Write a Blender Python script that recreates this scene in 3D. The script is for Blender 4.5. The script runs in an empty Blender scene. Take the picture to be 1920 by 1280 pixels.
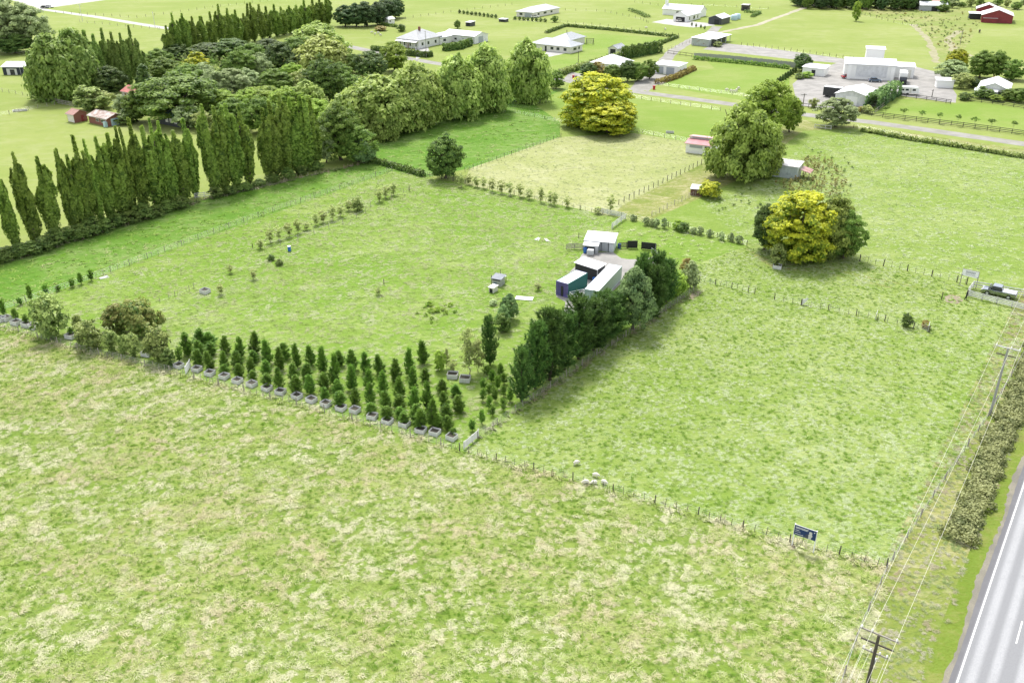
import bpy, bmesh, math, random
import numpy as np
from mathutils import Vector, Matrix
R_ = math.radians
S = bpy.context.scene
COL = S.collection
# ------------------------------------------------------------------ camera
CF, CP, CR, CH = 1674.0, R_(26.89), R_(-0.39), 62.0
fw = Vector((0, math.cos(CP), -math.sin(CP))); rt0 = Vector((1, 0, 0)); up0 = rt0.cross(fw)
rt = math.cos(CR)*rt0 + math.sin(CR)*up0; upv = -math.sin(CR)*rt0 + math.cos(CR)*up0
cd = bpy.data.cameras.new('camera'); cam = bpy.data.objects.new('camera', cd); COL.objects.link(cam)
cd.sensor_width = 36; cd.lens = 36*CF/1920; cd.clip_end = 20000; cd.clip_start = .5
M = Matrix((rt, upv, -fw)).transposed().to_4x4(); M.translation = (0, 0, CH); cam.matrix_world = M
S.camera = cam
# ------------------------------------------------------------------ world, sun, exposure
SUN_EL, SUN_AZ = R_(56), R_(-12)          # azimuth from +Y, the sun stands beyond the fields
w = bpy.data.worlds.new('World'); S.world = w; w.use_nodes = True
nt = w.node_tree; nt.nodes.clear()
sky = nt.nodes.new('ShaderNodeTexSky'); sky.sky_type = 'NISHITA'; sky.sun_disc = False
sky.sun_elevation = SUN_EL; sky.sun_rotation = SUN_AZ; sky.dust_density = 1.5; sky.air_density = 1; sky.altitude = 50
hs = nt.nodes.new('ShaderNodeHueSaturation'); hs.inputs['Saturation'].default_value = .25
bg = nt.nodes.new('ShaderNodeBackground'); bg.inputs['Strength'].default_value = .15
wo = nt.nodes.new('ShaderNodeOutputWorld')
nt.links.new(sky.outputs[0], hs.inputs['Color']); nt.links.new(hs.outputs[0], bg.inputs['Color']); nt.links.new(bg.outputs[0], wo.inputs[0])
sl = bpy.data.lights.new('sun', 'SUN'); sl.energy = 2.0; sl.angle = R_(12); sl.color = (1, .965, .9)
so = bpy.data.objects.new('sun', sl); COL.objects.link(so)
sd = Vector((math.sin(SUN_AZ)*math.cos(SUN_EL), math.cos(SUN_AZ)*math.cos(SUN_EL), math.sin(SUN_EL)))
so.rotation_euler = sd.to_track_quat('Z', 'Y').to_euler()
vs = S.view_settings; vs.view_transform = 'Standard'; vs.look = 'None'; vs.gamma = 1; vs.exposure = 1.25; vs.use_curve_mapping = False
S.cycles.use_denoising = True; S.cycles.denoiser = 'OPENIMAGEDENOISE'; S.cycles.denoising_input_passes = 'RGB_ALBEDO_NORMAL'; S.cycles.denoising_prefilter = 'ACCURATE'; S.cycles.max_bounces = 5; S.cycles.diffuse_bounces = 3; S.cycles.transmission_bounces = 3; S.cycles.transparent_max_bounces = 4
S.render.filter_size = 1.3
random.seed(4); RG = np.random.default_rng(4)

# ------------------------------------------------------------------ pixel helpers (photo pixels, 1920 x 1280)
def G(px, py, z=0.0):
    d = fw + rt*((px-960)/CF) - upv*((py-640)/CF)
    t = (z-CH)/d.z
    return Vector((t*d.x, t*d.y, z))
def HT(B, ty):                              # height over ground point B whose top projects to row ty
    d = B - Vector((0, 0, CH)); k = (640-ty)/CF
    return (k*d.dot(fw)-d.dot(upv))/(upv.z-k*fw.z)
def PPM(B, h=0): return CF/(B+Vector((0, 0, h))-Vector((0, 0, CH))).dot(fw)

# ------------------------------------------------------------------ object helpers
def tag(o, label=None, cat=None, group=None, kind=None):
    if label: o['label'] = label
    if cat: o['category'] = cat
    if group: o['group'] = group
    if kind: o['kind'] = kind
    return o
def empty(name, loc=(0, 0, 0), rz=0, label=None, cat=None, group=None):
    o = bpy.data.objects.new(name, None); COL.objects.link(o)
    o.location = loc; o.rotation_euler = (0, 0, rz); o.empty_display_size = .3
    return tag(o, label, cat, group)
def mobj(name, me, mat=None, parent=None, loc=None, rot=None, sc=None):
    o = bpy.data.objects.new(name, me); COL.objects.link(o)
    if mat is not None and len(me.materials) == 0: me.materials.append(mat)
    if parent: o.parent = parent
    if loc is not None: o.location = loc
    if rot is not None: o.rotation_euler = rot
    if sc is not None: o.scale = sc
    return o
def np_mesh(name, V, F, mat=None, smooth=False):
    """V (n,3), F (m,k) uniform polygons"""
    V = np.asarray(V, np.float32); F = np.asarray(F, np.int32); k = F.shape[1]
    me = bpy.data.meshes.new(name)
    me.vertices.add(len(V)); me.vertices.foreach_set('co', V.ravel())
    me.loops.add(F.size); me.loops.foreach_set('vertex_index', F.ravel())
    me.polygons.add(len(F)); me.polygons.foreach_set('loop_start', np.arange(0, F.size, k, dtype=np.int32))
    me.polygons.foreach_set('loop_total', np.full(len(F), k, np.int32))
    if smooth: me.polygons.foreach_set('use_smooth', np.ones(len(F), bool))
    me.update(calc_edges=True)
    if mat: me.materials.append(mat)
    return me
class MB:
    """collects boxes, tubes and prisms into one mesh"""
    def __init__(s): s.v = []; s.f = []
    def add(s, v, f):
        o = len(s.v); s.v += [tuple(p) for p in v]; s.f += [tuple(o+i for i in q) for q in f]; return s
    def box(s, x0, x1, y0, y1, z0, z1):
        return s.add([(x0, y0, z0), (x1, y0, z0), (x1, y1, z0), (x0, y1, z0), (x0, y0, z1), (x1, y0, z1), (x1, y1, z1), (x0, y1, z1)],
                     [(3, 2, 1, 0), (4, 5, 6, 7), (0, 1, 5, 4), (1, 2, 6, 5), (2, 3, 7, 6), (3, 0, 4, 7)])
    def tube(s, pts, rads, n=6, cap=True):
        pts = [Vector(p) for p in pts]; rings = []
        if not hasattr(rads, '__len__'): rads = [rads]*len(pts)
        for i, p in enumerate(pts):
            d = (pts[min(i+1, len(pts)-1)]-pts[max(i-1, 0)]).normalized()
            a = d.cross(Vector((0, 0, 1)) if abs(d.z) < .9 else Vector((1, 0, 0))).normalized(); b = d.cross(a)
            rings.append([p+rads[i]*(math.cos(2*math.pi*k/n)*a+math.sin(2*math.pi*k/n)*b) for k in range(n)])
        v = [q for r in rings for q in r]; f = []
        for i in range(len(pts)-1):
            for k in range(n): f.append((i*n+k, (i+1)*n+k, (i+1)*n+(k+1) % n, i*n+(k+1) % n))
        if cap: f.append(tuple(range(n))); f.append(tuple(len(v)-1-k for k in range(n)))
        return s.add(v, f)
    def prism(s, poly, axis, a0, a1):
        """poly of (u,z) pairs extruded along axis 'x' or 'y' (u is the other one), or 'z' with (x,y) pairs"""
        n = len(poly)
        def P(u, q, a): return (a, u, q) if axis == 'x' else (u, a, q) if axis == 'y' else (u, q, a)
        v = [P(u, q, a0) for u, q in poly]+[P(u, q, a1) for u, q in poly]
        f = [tuple(range(n))[::-1], tuple(range(n, 2*n))]+[(i, (i+1) % n, n+(i+1) % n, n+i) for i in range(n)]
        return s.add(v, f)
    def lathe(s, prof, n=14, c=(0, 0)):
        v = [(c[0]+r*math.cos(2*math.pi*k/n), c[1]+r*math.sin(2*math.pi*k/n), z) for r, z in prof for k in range(n)]; f = []
        for i in range(len(prof)-1):
            for k in range(n): f.append((i*n+k, i*n+(k+1) % n, (i+1)*n+(k+1) % n, (i+1)*n+k))
        f.append(tuple(range(n))[::-1]); f.append(tuple((len(prof)-1)*n+k for k in range(n)))
        return s.add(v, f)
    def mesh(s, name, mat=None, smooth=False, bevel=0):
        me = bpy.data.meshes.new(name); me.from_pydata(s.v, [], s.f)
        bm = bmesh.new(); bm.from_mesh(me); bmesh.ops.recalc_face_normals(bm, faces=bm.faces)
        if bevel: bmesh.ops.bevel(bm, geom=bm.edges[:], offset=bevel, segments=1, affect='EDGES')
        bm.to_mesh(me); bm.free()
        if smooth:
            for p in me.polygons: p.use_smooth = True
        if mat: me.materials.append(mat)
        me.update(); return me
    def build(s, name, mat, parent=None, **k):
        sm = k.pop('smooth', False); bv = k.pop('bevel', 0)
        return mobj(name, s.mesh(name, mat, sm, bv), None, parent, **k)

# ------------------------------------------------------------------ materials
MATS = {}
class NT:
    def __init__(s, name):
        s.m = bpy.data.materials.new(name); s.m.use_nodes = True; s.t = s.m.node_tree; s.t.nodes.clear()
        s.out = s.n('ShaderNodeOutputMaterial')
    def n(s, ty, **k):
        x = s.t.nodes.new(ty)
        for a, b in k.items(): setattr(x, a, b)
        return x
    def l(s, a, b): s.t.links.new(a, b)
    def val(s, sock, v):
        if hasattr(v, 'is_linked') or isinstance(v, bpy.types.NodeSocket): s.l(v, sock)
        else: sock.default_value = v
    def noise(s, vec, scale, detail=4, rough=.55, dist=0):
        x = s.n('ShaderNodeTexNoise'); x.inputs['Scale'].default_value = scale; x.inputs['Detail'].default_value = detail
        x.inputs['Roughness'].default_value = rough; x.inputs['Distortion'].default_value = dist
        if vec: s.l(vec, x.inputs['Vector'])
        return x.outputs['Fac']
    def ramp(s, fac, a, b, interp='SMOOTHSTEP'):
        x = s.n('ShaderNodeMapRange', interpolation_type=interp); s.l(fac, x.inputs['Value'])
        x.inputs['From Min'].default_value = a; x.inputs['From Max'].default_value = b
        return x.outputs['Result']
    def math(s, op, a, b=0.0):
        x = s.n('ShaderNodeMath', operation=op); s.val(x.inputs[0], a); s.val(x.inputs[1], b); return x.outputs[0]
    def mix(s, fac, a, b, blend='MIX'):
        x = s.n('ShaderNodeMix', data_type='RGBA', blend_type=blend)
        s.val(x.inputs['Factor'], fac)
        for sk, v in ((x.inputs['A'], a), (x.inputs['B'], b)):
            if isinstance(v, tuple): sk.default_value = (*v, 1) if len(v) == 3 else v
            else: s.l(v, sk)
        return x.outputs['Result']
    def pos(s): return s.n('ShaderNodeNewGeometry').outputs['Position']
    def objc(s): return s.n('ShaderNodeTexCoord').outputs['Object']
    def mapv(s, vec, sc, rz=0):
        x = s.n('ShaderNodeMapping'); s.l(vec, x.inputs[0]); x.inputs['Scale'].default_value = sc; x.inputs['Rotation'].default_value = (0, 0, rz); return x.outputs[0]
    def bump(s, h, st, dist, norm=None):
        x = s.n('ShaderNodeBump'); x.inputs['Strength'].default_value = st; x.inputs['Distance'].default_value = dist; s.l(h, x.inputs['Height'])
        if norm: s.l(norm, x.inputs['Normal'])
        return x.outputs[0]
    def bsdf(s, col, rough=.7, spec=.3, metal=0, normal=None):
        p = s.n('ShaderNodeBsdfPrincipled')
        if isinstance(col, tuple): p.inputs['Base Color'].default_value = (*col, 1)
        else: s.l(col, p.inputs['Base Color'])
        s.val(p.inputs['Roughness'], rough); p.inputs['Specular IOR Level'].default_value = spec; p.inputs['Metallic'].default_value = metal
        if normal: s.l(normal, p.inputs['Normal'])
        return p.outputs[0]
    def end(s, sh): s.l(sh, s.out.inputs['Surface']); return s.m

def paint(key, col, rough=.55, var=.12, scale=3, spec=.35, metal=0):
    if key in MATS: return MATS[key]
    t = NT(key); p = t.objc()
    n = t.noise(p, scale, 5, .6); n2 = t.noise(t.mapv(p, (4, 4, .5)), scale*1.5, 4, .6)
    f = t.math('ADD', t.math('MULTIPLY', n, var), t.math('MULTIPLY', n2, var))
    c = t.mix(t.ramp(f, var*.55, var*1.5), tuple(x*(1-var) for x in col), tuple(min(.88, x*(1+var)) for x in col))
    MATS[key] = t.end(t.bsdf(c, rough, spec, metal)); return MATS[key]
def tin(key, col, axis='X', pitch=7.0, rough=.45, rust=0, rustcol=(.22, .09, .05), metal=.0, spec=.4):
    """corrugated sheet: ribs run across `axis`"""
    key = key+axis
    if key in MATS: return MATS[key]
    t = NT(key); p = t.objc()
    wv = t.n('ShaderNodeTexWave', wave_type='BANDS', bands_direction=axis, wave_profile='SIN'); wv.inputs['Scale'].default_value = pitch/6.283*1.0
    wv.inputs['Distortion'].default_value = .2; t.l(p, wv.inputs['Vector'])
    n = t.noise(p, .9, 5, .6); n2 = t.noise(p, 6, 3)
    c = t.mix(t.ramp(n, .3, .7), tuple(x*.86 for x in col), tuple(min(.85, x*1.08) for x in col))
    if rust: c = t.mix(t.math('MULTIPLY', t.ramp(t.noise(p, .7, 6, .7), .62-.3*rust, .72-.2*rust), t.ramp(n2, .2, .6)), c, rustcol)
    c = t.mix(t.math('MULTIPLY', wv.outputs['Fac'], .18), c, tuple(x*.55 for x in col))
    MATS[key] = t.end(t.bsdf(c, rough, spec, metal, t.bump(wv.outputs['Fac'], .7, .05))); return MATS[key]
def boards(key, col, pitch=8, axis='Z'):
    if key in MATS: return MATS[key]
    t = NT(key); p = t.objc()
    wv = t.n('ShaderNodeTexWave', wave_type='BANDS', bands_direction=axis, wave_profile='SAW'); wv.inputs['Scale'].default_value = pitch/6.283
    t.l(p, wv.inputs['Vector'])
    n = t.noise(p, 1.5, 5, .6)
    c = t.mix(t.ramp(n, .3, .7), tuple(x*.85 for x in col), col)
    c = t.mix(t.ramp(wv.outputs['Fac'], .9, 1), c, tuple(x*.5 for x in col))
    MATS[key] = t.end(t.bsdf(c, .6, .3, 0, t.bump(wv.outputs['Fac'], .5, .03))); return MATS[key]
def foliage(key, c1, c2, c3=None, tr=.28, rough=.55, spec=.25, scale=.6):
    """c1 leaf with shade painted in, spread by noise, c2 leaf, c3 tip colour with light painted in on upper and outer leaves, set by the vertex attribute 'tip'"""
    if key in MATS: return MATS[key]
    rg = 1.75 if any(k in key for k in ('yellow', 'gold', 'red', 'rust', 'dock', 'brown', 'bramble')) else 1.98
    gn = lambda c: (c[0]*rg, c[1]*2.15, c[2]*1.45)
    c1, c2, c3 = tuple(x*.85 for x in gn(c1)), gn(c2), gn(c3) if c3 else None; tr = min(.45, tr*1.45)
    t = NT(key); p = t.pos()
    oi = t.n('ShaderNodeObjectInfo').outputs['Random']
    at = t.n('ShaderNodeAttribute'); at.attribute_name = 'tip'
    rnd = t.n('ShaderNodeAttribute'); rnd.attribute_name = 'rnd'
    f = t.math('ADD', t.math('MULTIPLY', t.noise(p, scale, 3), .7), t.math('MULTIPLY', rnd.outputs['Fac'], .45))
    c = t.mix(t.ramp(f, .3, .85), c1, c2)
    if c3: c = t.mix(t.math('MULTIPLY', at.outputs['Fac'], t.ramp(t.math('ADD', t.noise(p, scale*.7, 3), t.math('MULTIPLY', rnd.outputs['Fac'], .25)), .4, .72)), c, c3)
    h = t.n('ShaderNodeHueSaturation'); t.l(c, h.inputs['Color'])
    t.l(t.math('ADD', t.math('MULTIPLY', oi, .016), .498), h.inputs['Hue']); t.l(t.math('ADD', t.math('MULTIPLY', oi, .35), .85), h.inputs['Value'])
    b = t.bsdf(h.outputs[0], rough, spec)
    tl = t.n('ShaderNodeBsdfTranslucent'); t.l(h.outputs[0], tl.inputs['Color'])
    ms = t.n('ShaderNodeMixShader'); ms.inputs[0].default_value = tr; t.l(b, ms.inputs[1]); t.l(tl.outputs[0], ms.inputs[2])
    MATS[key] = t.end(ms.outputs[0]); return MATS[key]
def pasture_col(t, p, g1, g2, straw, amt, patch=.05, streak=.5, dark=(.05, .11, .02), darkamt=.25, tan=None, tanamt=0, fine=1.0):
    """colour of a grass sward from the world position; returns colour, height-ish signal"""
    st = t.mapv(p, (.75, 1.2, 1), R_(-18))
    big = t.noise(p, patch, 5, .6); med2 = t.noise(st, streak*.3, 5, .65, .5); mid = t.noise(st, streak*1.5, 5, .68, .8); fin = t.noise(st, 3.4, 5, .72)
    c = t.mix(t.ramp(t.math('ADD', t.math('MULTIPLY', big, .6), t.math('MULTIPLY', med2, .4)), .36, .64), g1, g2)
    c = t.mix(t.math('MULTIPLY', t.ramp(t.noise(st, streak*2.3, 5, .7), .5, .66), darkamt), c, dark)
    if tan: c = t.mix(t.math('MULTIPLY', t.ramp(t.math('ADD', t.math('MULTIPLY', big, .45), t.math('MULTIPLY', t.noise(st, streak*1.1, 6, .75, .6), .55)), .48, .62), tanamt), c, tan)
    sm = t.math('ADD', t.math('ADD', t.math('MULTIPLY', mid, .5), t.math('MULTIPLY', med2, .28)), t.math('MULTIPLY', big, .22))
    c = t.mix(t.math('MULTIPLY', t.ramp(sm, .47, .63), amt), c, straw)
    c = t.mix(t.math('MULTIPLY', t.ramp(fin, .35, .7), .5*fine), c, straw, 'SOFT_LIGHT')
    c = t.mix(t.math('MULTIPLY', t.ramp(fin, .5, .3), .35*fine), c, dark)
    return c, fin, mid
PAST = {}
def pasture(key, blade=False, bump=.5, **k):
    kk = key+('_b' if blade else '')
    if kk in MATS: return MATS[kk]
    PAST.setdefault(key, k); k = PAST[key]
    t = NT(kk); p = t.pos(); c, fin, mid = pasture_col(t, p, **k)
    if blade:
        at = t.n('ShaderNodeAttribute'); at.attribute_name = 'tip'
        c2 = t.mix(t.math('ADD', t.math('MULTIPLY', at.outputs['Fac'], .38), .1), c, k['straw'])
        df = t.n('ShaderNodeBsdfDiffuse'); t.l(c2, df.inputs['Color']); b = df.outputs[0]; tl = t.n('ShaderNodeBsdfTranslucent'); t.l(c2, tl.inputs['Color'])
        ms = t.n('ShaderNodeMixShader'); ms.inputs[0].default_value = .5; t.l(b, ms.inputs[1]); t.l(tl.outputs[0], ms.inputs[2])
        MATS[kk] = t.end(ms.outputs[0])
    else:
        h = t.math('ADD', t.math('MULTIPLY', fin, .45), mid)
        MATS[kk] = t.end(t.bsdf(c, .9, .1, 0, t.bump(h, bump, .35)))
    return MATS[kk]
def gravel(key, c1, c2, scale=1.2):
    if key in MATS: return MATS[key]
    t = NT(key); p = t.pos()
    c = t.mix(t.ramp(t.noise(p, .25, 5, .6), .35, .65), c1, c2)
    c = t.mix(t.math('MULTIPLY', t.ramp(t.noise(p, scale*8, 3), .4, .65), .25), c, tuple(x*.5 for x in c1))
    c = t.mix(t.math('MULTIPLY', t.ramp(t.noise(p, .9, 6, .7), .58, .7), .35), c, (.16, .17, .09))
    MATS[key] = t.end(t.bsdf(c, .9, .2, 0, t.bump(t.noise(p, 14, 3), .3, .03))); return MATS[key]

# pasture swards
pasture('sward_far', g1=(0.196, 0.252, 0.055), g2=(0.243, 0.284, 0.082), straw=(.31, .32, .17), amt=.35, patch=.014, streak=.12, darkamt=.14, dark=(.09, .16, .03), fine=.6)
pasture('sward_fore', g1=(0.141, 0.215, 0.034), g2=(0.216, 0.268, 0.068), straw=(.36, .37, .2), amt=.5, patch=.045, streak=.6, darkamt=0.57, dark=(.055, .12, .02), tan=(.32, .28, .14), tanamt=.35)
pasture('sward_centre', g1=(0.141, 0.237, 0.030), g2=(0.187, 0.263, 0.052), straw=(.36, .39, .19), amt=.5, patch=.03, streak=.55, darkamt=0.47, dark=(.06, .14, .02))
pasture('sward_right', g1=(0.170, 0.247, 0.044), g2=(0.227, 0.278, 0.082), straw=(.38, .42, .22), amt=.5, patch=.035, streak=.7, darkamt=0.57, dark=(.075, .15, .025))
pasture('sward_strip', g1=(0.094, 0.200, 0.021), g2=(0.132, 0.230, 0.040), straw=(.33, .36, .18), amt=.35, patch=.04, streak=.3, darkamt=0.47, dark=(.05, .13, .015), fine=.7)
pasture('sward_mown', g1=(0.261, 0.295, 0.109), g2=(0.320, 0.332, 0.153), straw=(.42, .42, .28), amt=.5, patch=.03, streak=.5, darkamt=.3, dark=(.13, .17, .05))
pasture('sward_bank', g1=(0.160, 0.214, 0.042), g2=(0.251, 0.257, 0.084), straw=(.4, .37, .24), amt=.75, patch=.06, streak=.7, darkamt=.5, dark=(.06, .11, .025))
pasture('sward_verge', g1=(0.135, 0.200, 0.027), g2=(0.175, 0.231, 0.044), straw=(.28, .25, .11), amt=.5, patch=.1, streak=.6, darkamt=.2, dark=(.07, .15, .015))
pasture('sward_lawn', g1=(0.166, 0.252, 0.039), g2=(0.213, 0.273, 0.065), straw=(.26, .29, .11), amt=.3, patch=.03, streak=.25, darkamt=.1, dark=(.09, .17, .03), fine=.5)
pasture('sward_rough', g1=(0.190, 0.252, 0.060), g2=(0.250, 0.278, 0.088), straw=(.38, .33, .22), amt=.6, patch=.03, streak=.3, darkamt=.6, dark=(.1, .14, .04))

WHITE = paint('white_paint', (.78, .78, .76), .5, .06); OFFW = paint('cream_paint', (.66, .64, .58), .55, .08)
DARKW = paint('dark_glass', (.03, .036, .045), .12, .2, spec=.6); BLACK = paint('black_paint', (.022, .023, .026), .5, .25)
GREYP = paint('grey_paint', (.33, .35, .37), .5, .1); WOOD = paint('weathered_timber', (.3, .275, .24), .85, .3, 6, .2)
PALEWOOD = paint('bleached_timber', (.6, .6, .58), .85, .22, 6, .2); DWOOD = paint('dark_timber', (.085, .075, .062), .85, .35, 6, .2)
WIRE = paint('galvanised_wire', (.55, .55, .54), .4, .1, metal=.6); ALU = paint('aluminium_line', (.78, .76, .66), .35, .05, metal=.1)
BLUEP = paint('blue_plastic', (.03, .13, .42), .4, .12); RUBBER = paint('rubber', (.02, .02, .02), .8, .2)
BARK = paint('bark', (.11, .09, .07), .9, .35, 2, .15); BARKP = paint('pale_bark', (.24, .21, .17), .9, .3, 2, .15)
SOIL = paint('soil', (.07, .065, .05), .95, .4, 5, .1); STEEL = paint('galvanised_steel', (.5, .52, .54), .4, .12, metal=.3)
CONC = paint('concrete_pole', (.3, .3, .29), .8, .15)

# ------------------------------------------------------------------ ground, paddocks, roads
def sheet(name, pts, z, mat, px=True):
    P = [G(x, y) for x, y in pts] if px else [Vector((x, y, 0)) for x, y in pts]
    me = bpy.data.meshes.new(name); me.from_pydata([(p.x, p.y, z) for p in P], [], [tuple(range(len(P)))])
    bm = bmesh.new(); bm.from_mesh(me); bmesh.ops.recalc_face_normals(bm, faces=bm.faces)
    for f in bm.faces:
        if f.normal.z < 0: f.normal_flip()
    bmesh.ops.triangulate(bm, faces=bm.faces[:]); bm.to_mesh(me); bm.free()
    me.materials.append(mat); o = mobj(name, me); o['kind'] = 'structure'; return o
def ribbon(name, pts, wid, z, mat, px=True, wob=0):
    P = [G(x, y) if px else Vector((x, y, 0)) for x, y in pts]
    Q = []
    for i in range(len(P)-1):
        n = max(1, int((P[i+1]-P[i]).length/4))
        Q += [P[i].lerp(P[i+1], k/n) for k in range(n)]
    Q.append(P[-1]); L = []; Rr = []
    for i, p in enumerate(Q):
        d = (Q[min(i+1, len(Q)-1)]-Q[max(0, i-1)]).normalized(); n = Vector((-d.y, d.x, 0))
        L.append(p+n*(wid/2+random.uniform(-wob, wob))); Rr.append(p-n*(wid/2+random.uniform(-wob, wob)))
    V = [(p.x, p.y, z) for p in L]+[(p.x, p.y, z) for p in Rr]; n = len(Q)
    F = [(n+i, n+i+1, i+1, i) for i in range(n-1)]
    o = mobj(name, np_mesh(name, V, F, mat)); o['kind'] = 'structure'; return o

sheet('ground', [(-3000, -600), (3000, -600), (3000, 5000), (-3000, 5000)], 0, pasture('sward_far'), px=False)
F1 = [(-700, 414), (0, 612), (170, 662), (340, 703), (600, 770), (862, 845), (1100, 907), (1310, 966), (1480, 1016), (1662, 1064)]
PADS = {
 'fore': ([(-700, 414), (0, 612), (170, 662), (340, 703), (600, 770), (870, 848), (1100, 907), (1310, 966), (1480, 1016), (1662, 1064), (1610, 1330), (1480, 1900), (-900, 1900)], 'sward_fore'),
 'centre': ([(-40, 598), (0, 612), (170, 662), (340, 703), (600, 770), (870, 848), (1016, 738), (1300, 546), (1292, 500), (1400, 461), (1250, 426), (1130, 402), (870, 345), (735, 321)], 'sward_centre'),
 'right': ([(870, 848), (1100, 907), (1310, 966), (1480, 1016), (1662, 1064), (1856, 777), (1950, 640), (2060, 560), (1800, 531), (1610, 489), (1400, 461), (1292, 500), (1300, 546), (1016, 738)], 'sward_right'),
 'strip': ([(-40, 598), (735, 321), (700, 301), (360, 378), (0, 488), (-300, 585)], 'sward_strip'),
 'willow': ([(700, 301), (735, 321), (800, 333), (880, 316), (1050, 257), (1050, 229), (1000, 195), (1060, 165), (900, 190), (700, 262)], 'sward_strip'),
 'mown': ([(870, 345), (880, 316), (1050, 257), (1190, 250), (1300, 268), (1322, 305), (1165, 386), (1150, 405), (1130, 402)], 'sward_mown'),
 'lane': ([(1060, 165), (1200, 184), (1400, 209), (1330, 276), (1300, 268), (1190, 250), (1050, 257), (1050, 229), (1000, 195)], 'sward_lawn'),
 'wedge': ([(1165, 386), (1322, 305), (1390, 335), (1300, 377), (1216, 414), (1150, 405)], 'sward_bank'),
 'east': ([(1216, 414), (1300, 377), (1390, 335), (1505, 246), (1595, 240), (1920, 292), (2150, 325), (2150, 575), (1800, 531), (1610, 489), (1400, 461), (1250, 426)], 'sward_right'),
 'bank': ([(1200, 184), (1400, 209), (1510, 226), (1640, 240), (1920, 280), (1920, 292), (1595, 240), (1505, 246), (1390, 335), (1330, 276), (1400, 209)], 'sward_bank'),
 'lawn_a': ([(985, 128), (1055, 60), (1262, 72), (1160, 130), (1060, 140)], 'sward_lawn'),
 'lawn_b': ([(1230, 150), (1340, 128), (1310, 100), (1480, 126), (1480, 165), (1400, 190), (1260, 165)], 'sward_lawn'),
 'lawn_c': ([(1625, 206), (1682, 184), (1782, 196), (1830, 190), (1920, 203), (2060, 222), (2060, 268), (1920, 247), (1640, 212)], 'sward_lawn'),
 'rough': ([(1600, 16), (1850, 20), (1830, 60), (1790, 120), (1757, 118), (1735, 60), (1690, 40), (1610, 28)], 'sward_rough'),
}
PADZ = {k: .004 for k in PADS}; PADZ['bank'] = .003; PADZ['lane'] = .003; PADZ['wedge'] = .003; PADZ['willow'] = .003; PADZ['rough'] = .003
for k, (pl, m) in PADS.items(): sheet('paddock', pl, PADZ[k], pasture(m))
# highway
ea, eb = G(1794, 1280), G(1920, 907); HD = (eb-ea); HD.z = 0; HD.normalize(); HN = Vector((HD.y, -HD.x, 0))
if HN.x < 0: HN = -HN
def HW(a, s): return ea+HD*a+HN*s
def hstrip(name, s0, s1, z, mat, a0=-140, a1=500, wob=0):
    n = 60 if not wob else 1200; V = []; rr = random.Random(3)
    for i in range(n+1):
        a = a0+(a1-a0)*i/n
        V += [tuple(HW(a, s0+rr.uniform(-wob, wob)+wob*1.5*math.sin(a*.31)))[:2]+(z,), tuple(HW(a, s1))[:2]+(z,)]
    F = [(2*i, 2*i+1, 2*i+3, 2*i+2) for i in range(n)]
    o = mobj(name, np_mesh(name, V, F, mat)); o['kind'] = 'structure'; return o
t = NT('chipseal'); p = t.pos()
vr = t.n('ShaderNodeVectorMath', operation='DOT_PRODUCT'); t.l(p, vr.inputs[0]); vr.inputs[1].default_value = (HN.x, HN.y, 0)
off = t.math('SUBTRACT', vr.outputs['Value'], ea.dot(HN))
def band(c, wd):
    return t.ramp(t.math('ABSOLUTE', t.math('SUBTRACT', off, c)), wd, .12)
b = t.math('MAXIMUM', t.math('MAXIMUM', band(.95, .62), band(2.5, .6)), t.math('MAXIMUM', band(4.5, .6), band(6.05, .62)))
b = t.math('MULTIPLY', b, t.ramp(t.noise(p, .25, 3), .0, .45))
c = t.mix(b, (.21, .213, .22), (.34, .343, .35)); c = t.mix(t.math('MULTIPLY', t.ramp(t.noise(p, 9, 4, .7), .35, .7), .35), c, (.13, .13, .14))
c = t.mix(t.ramp(off, -.05, -.25), c, (.12, .118, .125)); c = t.mix(t.math('MULTIPLY', t.ramp(t.noise(p, .35, 6, .7), .48, .62), .15), c, (.2, .2, .205))
ASPH = t.end(t.bsdf(c, .75, .35, 0, t.bump(t.noise(p, 30, 3), .25, .01)))
hstrip('verge', -2.7, -.1, .012, pasture('sward_verge'))
hstrip('verge', -9.5, -2.7, .010, pasture('sward_bank'))
hstrip('verge', 7.0, 20, .012, pasture('sward_verge'))
hstrip('verge', -1.1, -.2, .016, gravel('shoulder', (.17, .16, .13), (.24, .22, .17)), wob=.14)
hstrip('highway', -.62, 7.6, .024, ASPH, wob=.035)
LINE = paint('road_marking', (.72, .72, .7), .6, .1)
hstrip('edge_line', -.07, .07, .03, LINE); hstrip('edge_line', 6.93, 7.07, .03, LINE)
c0 = (G(1905, 1206)-ea).dot(HD)
for k in range(-6, 30):
    V = []
    for a, s in ((0, 3.37), (0, 3.49), (3.4, 3.49), (3.4, 3.37)): V.append(tuple(HW(c0+k*10+a, s))[:2]+(.03,))
    o = mobj('centre_dash', np_mesh('centre_dash', V, [(0, 1, 2, 3)], LINE)); o['kind'] = 'structure'
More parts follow.
